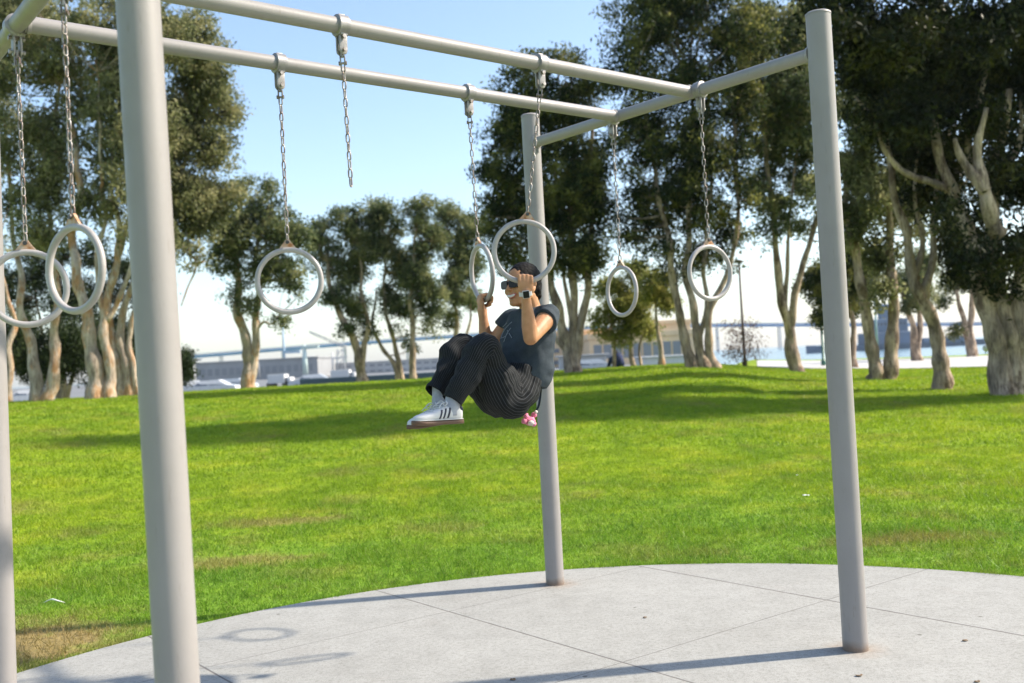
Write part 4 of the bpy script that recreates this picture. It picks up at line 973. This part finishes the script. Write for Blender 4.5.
# sunglasses
gl_ = MB()
for s_ in (-1, 1):
    cs = []; n_ = 20; o_ = hp(.094, s_*.034, .008); X_ = nrm(hl-hf*s_*.22); 
    ring_o = [(math.copysign(abs(math.cos(t))**.6, math.cos(t))*.029, math.copysign(abs(math.sin(t))**.6, math.sin(t))*.0215) for t in np.linspace(0, 2*math.pi, n_, endpoint=False)]
    vv = [o_+X_*a+hu*b_+hf*.006 for a, b_ in ring_o]+[o_+X_*a+hu*b_-hf*.004 for a, b_ in ring_o]
    gl_.add(vv, [tuple(range(n_)), tuple(range(n_, 2*n_))[::-1]]+[(i, n_+i, n_+(i+1) % n_, (i+1) % n_) for i in range(n_)])
    gl_.box((hp(.086, s_*.064, .018)+hp(-.002, s_*.080, .012))/2, (.095, .004, .010), [nrm(hp(.086, s_*.064, .018)-hp(-.002, s_*.080, .012)), hl, hu], .001)
gl_.box(hp(.101, 0, .018), (.006, .020, .007), HA, .001); gl_.build('sunglasses', M['black'], root, auto=40)
# mouth
mb = MB(); P = [hp(.094-.35*abs(l)**1.4*4, l, -.053+8*l*l) for l in np.linspace(-.026, .026, 11)]
mb.sections(P, hf, hu, [.005]*11, [.002]+[.0065]*9+[.002], n=10, pw=3); mb.build('teeth', M['teeth'], root)
mb = MB(); P = [hp(.093-.35*abs(.030*math.cos(t))**1.4*4, .030*math.cos(t), -.053+8*(.03*math.cos(t))**2+.0088*math.sin(t)) for t in np.linspace(0, 2*math.pi, 24, endpoint=False)]
mb.tube(P, .0036, 8, closed=True, ref=hf); mb.build('lips', M['lips'], root)
# watch
fa = nrm(WL-EL); wp = WL+fa*.022; wx = nrm(np.cross(backL, fa)); wb = np.cross(fa, wx)
if np.dot(wb, backL) < 0: wb = -wb
mb = MB(); P = [wp+wx*.029*math.cos(t)+wb*.0275*math.sin(t) for t in np.linspace(0, 2*math.pi, 28, endpoint=False)]
vs = []; 
for p_ in P:
    o_ = nrm(p_-wp)
    for a, b_ in ((-.010, 0), (-.010, .003), (.010, .003), (.010, 0)): vs.append(p_+fa*a+o_*b_)
mb.add(vs, [(i*4+j, i*4+(j+1) % 4, ((i+1) % 28)*4+(j+1) % 4, ((i+1) % 28)*4+j) for i in range(28) for j in range(4)])
watch = mb.build('wrist_watch', M['strap'], root, sm=False)
mb = MB(); mb.box(wp+wb*.033, (.034, .011, .038), [wx, wb, fa], .004); mb.build('watch_case', M['strap'], watch, sm=False)
mb = MB(); mb.box(wp+wb*.0385, (.029, .004, .033), [wx, wb, fa], .0015); mb.build('screen', M['black'], watch, sm=False)
# shirt
rows = [(523.5, 388, .135, .105), (524.5, 379, .148, .118), (525.5, 368, .155, .120), (527, 352, .155, .117), (528.5, 336, .160, .116), (530, 324, .158, .104), (531, 316.5, .140, .085), (531.5, 312, .085, .066), (531.5, 309.5, .062, .058)]
C = [lat(a, b, 0) for a, b, _, _ in rows]; Cs = spline(C, 5); w1 = np.interp(np.linspace(0, 1, len(Cs)), np.linspace(0, 1, len(rows)), [r[2] for r in rows]); w2 = np.interp(np.linspace(0, 1, len(Cs)), np.linspace(0, 1, len(rows)), [r[3] for r in rows])
mb = MB(); ax_ = nrm(C[6]-C[0]); Yt = nrm(Fd-ax_*np.dot(Fd, ax_)); mb.sections(Cs, U3, Yt, w1, w2, n=40, pw=2.3)
dL = nrm(EL-SL); dR = nrm(ER-SR_)
mb.cone(neck-UP*.035+U3*.07, SL, .055, .056); mb.tube([SL-dL*.01, SL+dL*.04, SL+dL*.075], [.056, .060, .066], 24)
mb.cone(neck-UP*.035-U3*.07, SR_, .055, .056); mb.tube([SR_-dR*.01, SR_+dR*.04, SR_+dR*.075], [.056, .060, .064], 24)
shirt = mb.build('shirt', M['denim'], root); remesh(shirt, .006, 5)
def fold(c):
    k = c+Vector((0, 0, 0)); return .016*noise.noise(Vector((k.x*9+k.z*6, k.y*9, k.z*5-k.x*7)))+.005*noise.noise(k*24)
displace(shirt, fold)
# print on the chest (thin pale strokes), laid on the cloth
from mathutils.bvhtree import BVHTree
dg = bpy.context.evaluated_depsgraph_get(); dg.update()
so = wloc(shirt); bv = BVHTree.FromPolygons([Vector(v.co)+Vector(so) for v in shirt.data.vertices], [tuple(p.vertices) for p in shirt.data.polygons])
def onshirt(x, y, off=.001):
    r = nrm(ray(x, y)); h = bv.ray_cast(Vector(CAM), Vector(r)); return (np.array(h[0])+np.array(h[1])*off) if h[0] else None
mb = MB()
for st in ([(512, 322), (507, 327), (503, 333), (501, 339)], [(507, 323), (503, 327), (500, 333)], [(511, 328), (507, 334), (504, 342)], [(504, 329), (508, 331), (506, 336), (502, 338)], [(509, 333), (512, 338)]):
    P = [onshirt(x, y, .0015) for x, y in st]; P = [p for p in P if p is not None]
    if len(P) > 1: mb.tube(spline(P, 5), .0015, 6)
if mb.v: mb.build('shirt_print', M['print'], shirt)
# trousers: two legs of pinstripe cloth, lofted with the stripes running along them
def trleg(pts, name='trouser_leg'):
    K = np.array([p[0] for p in pts]); Q = spline(K, 9); k = len(Q); tt = np.linspace(0, len(pts)-1, k)
    a = np.interp(tt, range(len(pts)), [p[1] for p in pts]); b = np.interp(tt, range(len(pts)), [p[2] for p in pts]); n = 64
    v = []; uv = []
    for i in range(k):
        Tn = nrm(Q[min(i+1, k-1)]-Q[max(i-1, 0)]); X = nrm(U3-Tn*np.dot(U3, Tn)); Y = np.cross(Tn, X)
        for j in range(n+1):
            t = 2*math.pi*j/n; p = Q[i]+X*a[i]*math.cos(t)+Y*b[i]*math.sin(t)
            o_ = nrm(X*math.cos(t)+Y*math.sin(t)); s_ = Vector(p*11)
            bend = math.exp(-((tt[i]-len(pts)*.55)/1.2)**2)
            p = p+o_*(-.006+.017*noise.noise(s_)+.009*noise.noise(Vector(p*26))+.006*bend*math.sin(tt[i]*9+2*math.sin(t)))
            v.append(p)
    for i in range(k): v[i*(n+1)+n] = v[i*(n+1)]
    f = [(i*(n+1)+j, i*(n+1)+j+1, (i+1)*(n+1)+j+1, (i+1)*(n+1)+j) for i in range(k-1) for j in range(n)]
    o = meshobj(name, v, f, M['pin'], root, True); uvl = o.data.uv_layers.new(name='UVMap')
    for pl in o.data.polygons:
        for li in pl.loop_indices:
            vi = o.data.loops[li].vertex_index; uvl.data[li].uv = ((vi % (n+1))/n, (vi//(n+1))/k)
    s2 = o.modifiers.new('t', 'SOLIDIFY'); s2.thickness = .003; s2.offset = -1
    return o
tr1 = [(lat(526, 372, .055), .085, .105), (lat(521, 385, .065), .096, .110), (lat(510, 397.5, .080), .102, .121), (lat(500, 384, .088), .096, .117), (lat(492, 366, .095), .083, .098), (lat(483, 349, .10), .076, .082), (lat(471.5, 367, .095), .074, .078), (lat(461, 385, .085), .066, .066), (lat(451.5, 401, .078), .060, .056)]
tr2 = [(lat(514, 374, -.055), .085, .105), (lat(508, 386, -.065), .096, .110), (lat(497, 396.5, -.080), .100, .116), (lat(485, 384, -.088), .092, .110), (lat(473, 366, -.095), .080, .094), (lat(459, 349, -.10), .074, .078), (lat(450, 366, -.095), .070, .072), (lat(442, 381, -.085), .062, .062), (lat(434.5, 393, -.078), .058, .054)]
trleg(tr1); trleg(tr2)
# waist strap hanging behind
# shoes
def shoe(heel, toe, ankle, lbl=None):
    fs = nrm(toe-heel); Ln = np.linalg.norm(toe-heel); X = nrm(U3-fs*np.dot(U3, fs)); Y = np.cross(X, fs); Y = Y if Y[2] > 0 else -Y
    T_ = [0, .04, .14, .28, .42, .56, .70, .84, .94, 1.]
    hw = [.018, .029, .034, .034, .033, .037, .044, .042, .030, .012]; ht = [.048, .062, .070, .072, .066, .054, .042, .034, .027, .016]
    mb = MB(); k = len(T_); Pc = [heel+fs*Ln*t+Y*(.018+h/2) for t, h in zip(T_, ht)]
    mb.sections(Pc, X, Y, hw, [h/2 for h in ht], n=24, pw=2.8); sh = mb.build('shoe', M['shoe'], root)
    m_ = sh.modifiers.new('s', 'SUBSURF'); m_.levels = 1; m_.render_levels = 1
    mb = MB(); mb.sections([heel+fs*Ln*(t*1.02-.01)+Y*(.010+.004*(t > .9)) for t in T_], X, Y, [w*1.06+.002 for w in hw], [.0105]*k, n=24, pw=4); mb.build('sole', M['gum'], sh)
    mb = MB(); mb.sections([heel+fs*Ln*t+Y*.0235 for t in T_], X, Y, [w*1.05+.001 for w in hw], [.003]*k, n=24, pw=4); mb.build('sole_trim', M['shoe'], sh)
    for sg in (-1, 1):
        for t in (.33, .42, .51):
            mb = MB(); P = []
            for q in np.linspace(0, 1, 6):
                tt = t+.07*(1-q)-.02; h = np.interp(tt, T_, ht); w = np.interp(tt, T_, hw); yy = -1+1.72*q; wx_ = w*(1-abs(yy)**2.8)**(1/2.8) if abs(yy) < 1 else 0
                P.append(heel+fs*Ln*tt+Y*(.018+h/2+yy*h/2)+X*sg*(max(wx_, .012)+.0012))
            P = P[1:]; mb.sections(P, fs, X, [.0052]*len(P), [.0014]*len(P), n=8, pw=6); mb.build('stripe', M['navytrim'], sh)
    mb = MB(); mb.sections([heel+fs*Ln*t+Y*(.018+h*.80) for t, h in zip((-.004, .03, .07), (.058, .068, .072))], X, Y, [.017, .027, .033], [.012, .014, .013], n=20, pw=2.8); mb.build('heel_tab', M['navytrim'], sh)
    mb = MB()
    for t in (.36, .43, .50, .57, .64):
        h = np.interp(t, T_, ht); w = np.interp(t, T_, hw)
        mb.tube([heel+fs*Ln*t+Y*(.018+h*.93)+X*-w*.55, heel+fs*Ln*(t+.01)+Y*(.018+h+.003), heel+fs*Ln*t+Y*(.018+h*.93)+X*w*.55], .0032, 6)
    h0 = heel+fs*Ln*.33+Y*.098
    for sg in (-1, 1):
        mb.tube(spline([h0, h0+X*sg*.02+Y*.012+fs*.01, h0+X*sg*.04+fs*.02, h0+X*sg*.03-Y*.012+fs*.03, h0+fs*.01], 4), .0028, 6); mb.tube(spline([h0, h0+X*sg*.015+fs*.03+Y*.002, h0+X*sg*.028+fs*.06-Y*.02], 4), .0026, 6)
    mb.build('laces', M['shoe'], sh)
    # sock
    mb = MB(); an = heel+fs*Ln*.22+Y*.07
    Qs = spline([an-Y*.03, an+Y*.0, (an+ankle)/2, ankle], 4); mb.tube(Qs, np.interp(np.linspace(0, 1, len(Qs)), [0, .4, 1], [.035, .039, .043]), 24); so_ = mb.build('sock', M['sock'], root); displace(so_, lambda c: .0025*noise.noise(Vector((c.x*15, c.y*15, c.z*70))))
shoe(lat(461, 423.5, .075), lat(413.5, 426, .085), lat(457, 391, .082))
shoe(lat(450, 423, -.070), lat(409, 430, -.055), lat(441, 385, -.082))
# keychain with pink plush charm hanging at her back pocket
p0 = lat(539.5, 388, -.02)-Fd*.01
key_ = empty('keychain', p0, 'pink and cream plush keychain on a short black strap below the seat of the trousers', 'keychain')
mb = MB(); p1_ = lat(536, 411, -.02); Qk = spline([p0, lat(540, 398, -.02), lat(538.5, 406, -.02), p1_], 5)
mb.sections(Qk, U3, Fd, [.009]*len(Qk), [.0016]*len(Qk), n=8, pw=4); mb.build('strap', M['black'], key_, sm=False)
mb = MB(); mb.ell(lat(529.5, 421, -.02), (.030, .024, .024), n=18, m=12)
for (a, b) in ((534, 415), (526, 416), (533.5, 424), (524, 421)): mb.ell(lat(a, b, -.02), .015, n=12, m=8)
ch = mb.build('charm', M['pink'], key_); displace(ch, lambda c: .005*noise.noise(c*90))
mb = MB(); mb.ell(lat(531, 423, .005), (.018, .012, .014)); mb.ell(lat(536, 412, .0), .009); ch2 = mb.build('charm_face', M['cream'], ch); displace(ch2, lambda c: .003*noise.noise(c*120))
# ------------------------------------------------------------------ far seated person
q = spot(619, 39.5); q[2] = float(zt(q[0], q[1]))
far = empty('person', q, 'small far person in dark navy sitting hunched just over the lawn crest', 'person')
M['navyc'] = simple('dark_navy_clothing', (.012, .022, .075), .9, var=.3, scale=5)
f_ = nrm(A_(-.45, .9, 0)); l_ = np.cross(UP, f_); g = lambda a, b, c: q+f_*a+l_*b+UP*c
mb = MB(); mb.cone(g(-.05, 0, .14), g(.12, 0, .40), .17, .17); mb.cone(g(.12, 0, .42), g(.22, 0, .52), .07, .06); mb.ell(g(.26, 0, .56), (.095, .08, .115), [f_, l_, UP], 20, 14)
mb.ell(g(.35, 0, .54), (.02, .014, .018), [f_, l_, UP])
for s_ in (-1, 1):
    mb.chainlimb([g(0, s_*.1, .12), g(.40, s_*.14, .34), g(.62, s_*.13, .06)], [.10, .07, .045]); mb.cone(g(.60, s_*.13, .04), g(.74, s_*.14, .035), .04, .035)
    mb.chainlimb([g(.12, s_*.19, .42), g(.26, s_*.22, .24), g(.42, s_*.08, .30)], [.055, .045, .035])
    for k in range(4): mb.chainlimb([g(.43, s_*.07, .29+.012*k), g(.47, s_*.04, .30+.012*k), g(.48, s_*.01, .30+.012*k)], [.012, .010, .009])
    mb.ell(g(.25, s_*.085, .55), (.02, .012, .03), [f_, l_, UP])
bd = mb.build('body', M['skin'], far); remesh(bd, .012, 3)
mb = MB(); mb.cone(g(-.06, 0, .15), g(.12, 0, .41), .195, .19)
for s_ in (-1, 1): mb.chainlimb([g(.12, s_*.17, .42), g(.26, s_*.22, .24), g(.38, s_*.11, .29)], [.085, .065, .05])
j = mb.build('jacket', M['navyc'], far); remesh(j, .014, 3); displace(j, lambda c: .02*noise.noise(c*8))
mb = MB()
for s_ in (-1, 1): mb.chainlimb([g(0, s_*.1, .13), g(.40, s_*.14, .34), g(.60, s_*.13, .08)], [.13, .09, .07])
j = mb.build('trousers', M['navyc'], far); remesh(j, .014, 3)
mb = MB(); mb.ell(g(.235, 0, .585), (.10, .088, .105), [f_, l_, UP]); j = mb.build('hair', M['hair'], far); displace(j, lambda c: .008*noise.noise(c*30))
mb = MB()
for s_ in (-1, 1): mb.cone(g(.60, s_*.13, .04), g(.76, s_*.14, .04), .05, .045)
mb.build('shoes', M['offwhite'], far)
# ------------------------------------------------------------------ light, sky, camera
SUNEL, SUNAZ = 40., math.degrees(math.atan2(.992, .125))
w = bpy.data.worlds.new('World'); sc.world = w; w.use_nodes = True; nt = w.node_tree
bg = nt.nodes['Background']; sky = nt.nodes.new('ShaderNodeTexSky'); sky.sky_type = 'NISHITA'; sky.sun_disc = False
sky.sun_elevation = R(SUNEL); sky.sun_rotation = R(SUNAZ); sky.air_density = 1.0; sky.dust_density = 1.0; sky.ozone_density = 1.8; sky.altitude = 0
wb = nt.nodes.new('ShaderNodeMix'); wb.data_type = 'RGBA'; wb.blend_type = 'MULTIPLY'; wb.inputs[0].default_value = 1; wb.inputs[7].default_value = (1.02, 1.0, .97, 1)
nt.links.new(sky.outputs[0], wb.inputs[6]); nt.links.new(wb.outputs[2], bg.inputs[0]); bg.inputs[1].default_value = .093
sd = nrm(A_(math.cos(R(SUNEL))*.992, math.cos(R(SUNEL))*.125, math.sin(R(SUNEL))))
sl = bpy.data.lights.new('sun', 'SUN'); sl.energy = 2.8; sl.angle = R(1.3); sl.color = (1, .90, .76)
so_ = bpy.data.objects.new('sun', sl); COL.objects.link(so_); so_.rotation_euler = Vector(sd).to_track_quat('Z', 'Y').to_euler(); so_.location = (20, 0, 30)
mh = bpy.data.materials.new('air_haze'); mh.use_nodes = True; mh.node_tree.nodes.clear()
ho = mh.node_tree.nodes.new('ShaderNodeOutputMaterial'); hv = mh.node_tree.nodes.new('ShaderNodeVolumePrincipled')
hv.inputs['Color'].default_value = (.92, .95, 1, 1); hv.inputs['Density'].default_value = .00013; hv.inputs['Anisotropy'].default_value = .3
mh.node_tree.links.new(hv.outputs[0], ho.inputs['Volume'])
mb = MB(); mb.box((0, 0, 57), (12400, 12400, 130)); hz_o = mb.build('haze', mh, None, sm=False); tag(hz_o, 'thin pale sea haze over the harbour', 'haze', kind='stuff')
cam = bpy.data.cameras.new('camera'); co = bpy.data.objects.new('camera', cam); COL.objects.link(co)
cp, sp_ = math.cos(PITCH), math.sin(PITCH); cr_, sr_ = math.cos(ROLL), math.sin(ROLL)
Xw = A_(1, 0, 0); Uw = A_(0, -sp_, cp); Fw = A_(0, cp, sp_)
right = cr_*Xw-sr_*Uw; up_ = sr_*Xw+cr_*Uw
co.matrix_world = Matrix(((right[0], up_[0], -Fw[0], 0), (right[1], up_[1], -Fw[1], 0), (right[2], up_[2], -Fw[2], CAMH), (0, 0, 0, 1)))
cam.sensor_width = 36; cam.lens = F*36/1024; cam.clip_start = .05; cam.clip_end = 30000
cam.dof.use_dof = True; cam.dof.focus_distance = 5.0; cam.dof.aperture_fstop = 2.4
sc.camera = co
sc.view_settings.view_transform = 'Standard'; sc.view_settings.look = 'None'; sc.view_settings.exposure = 1.63; sc.view_settings.gamma = 1
sc.cycles.max_bounces = 6; sc.cycles.transparent_max_bounces = 4; sc.cycles.use_denoising = True
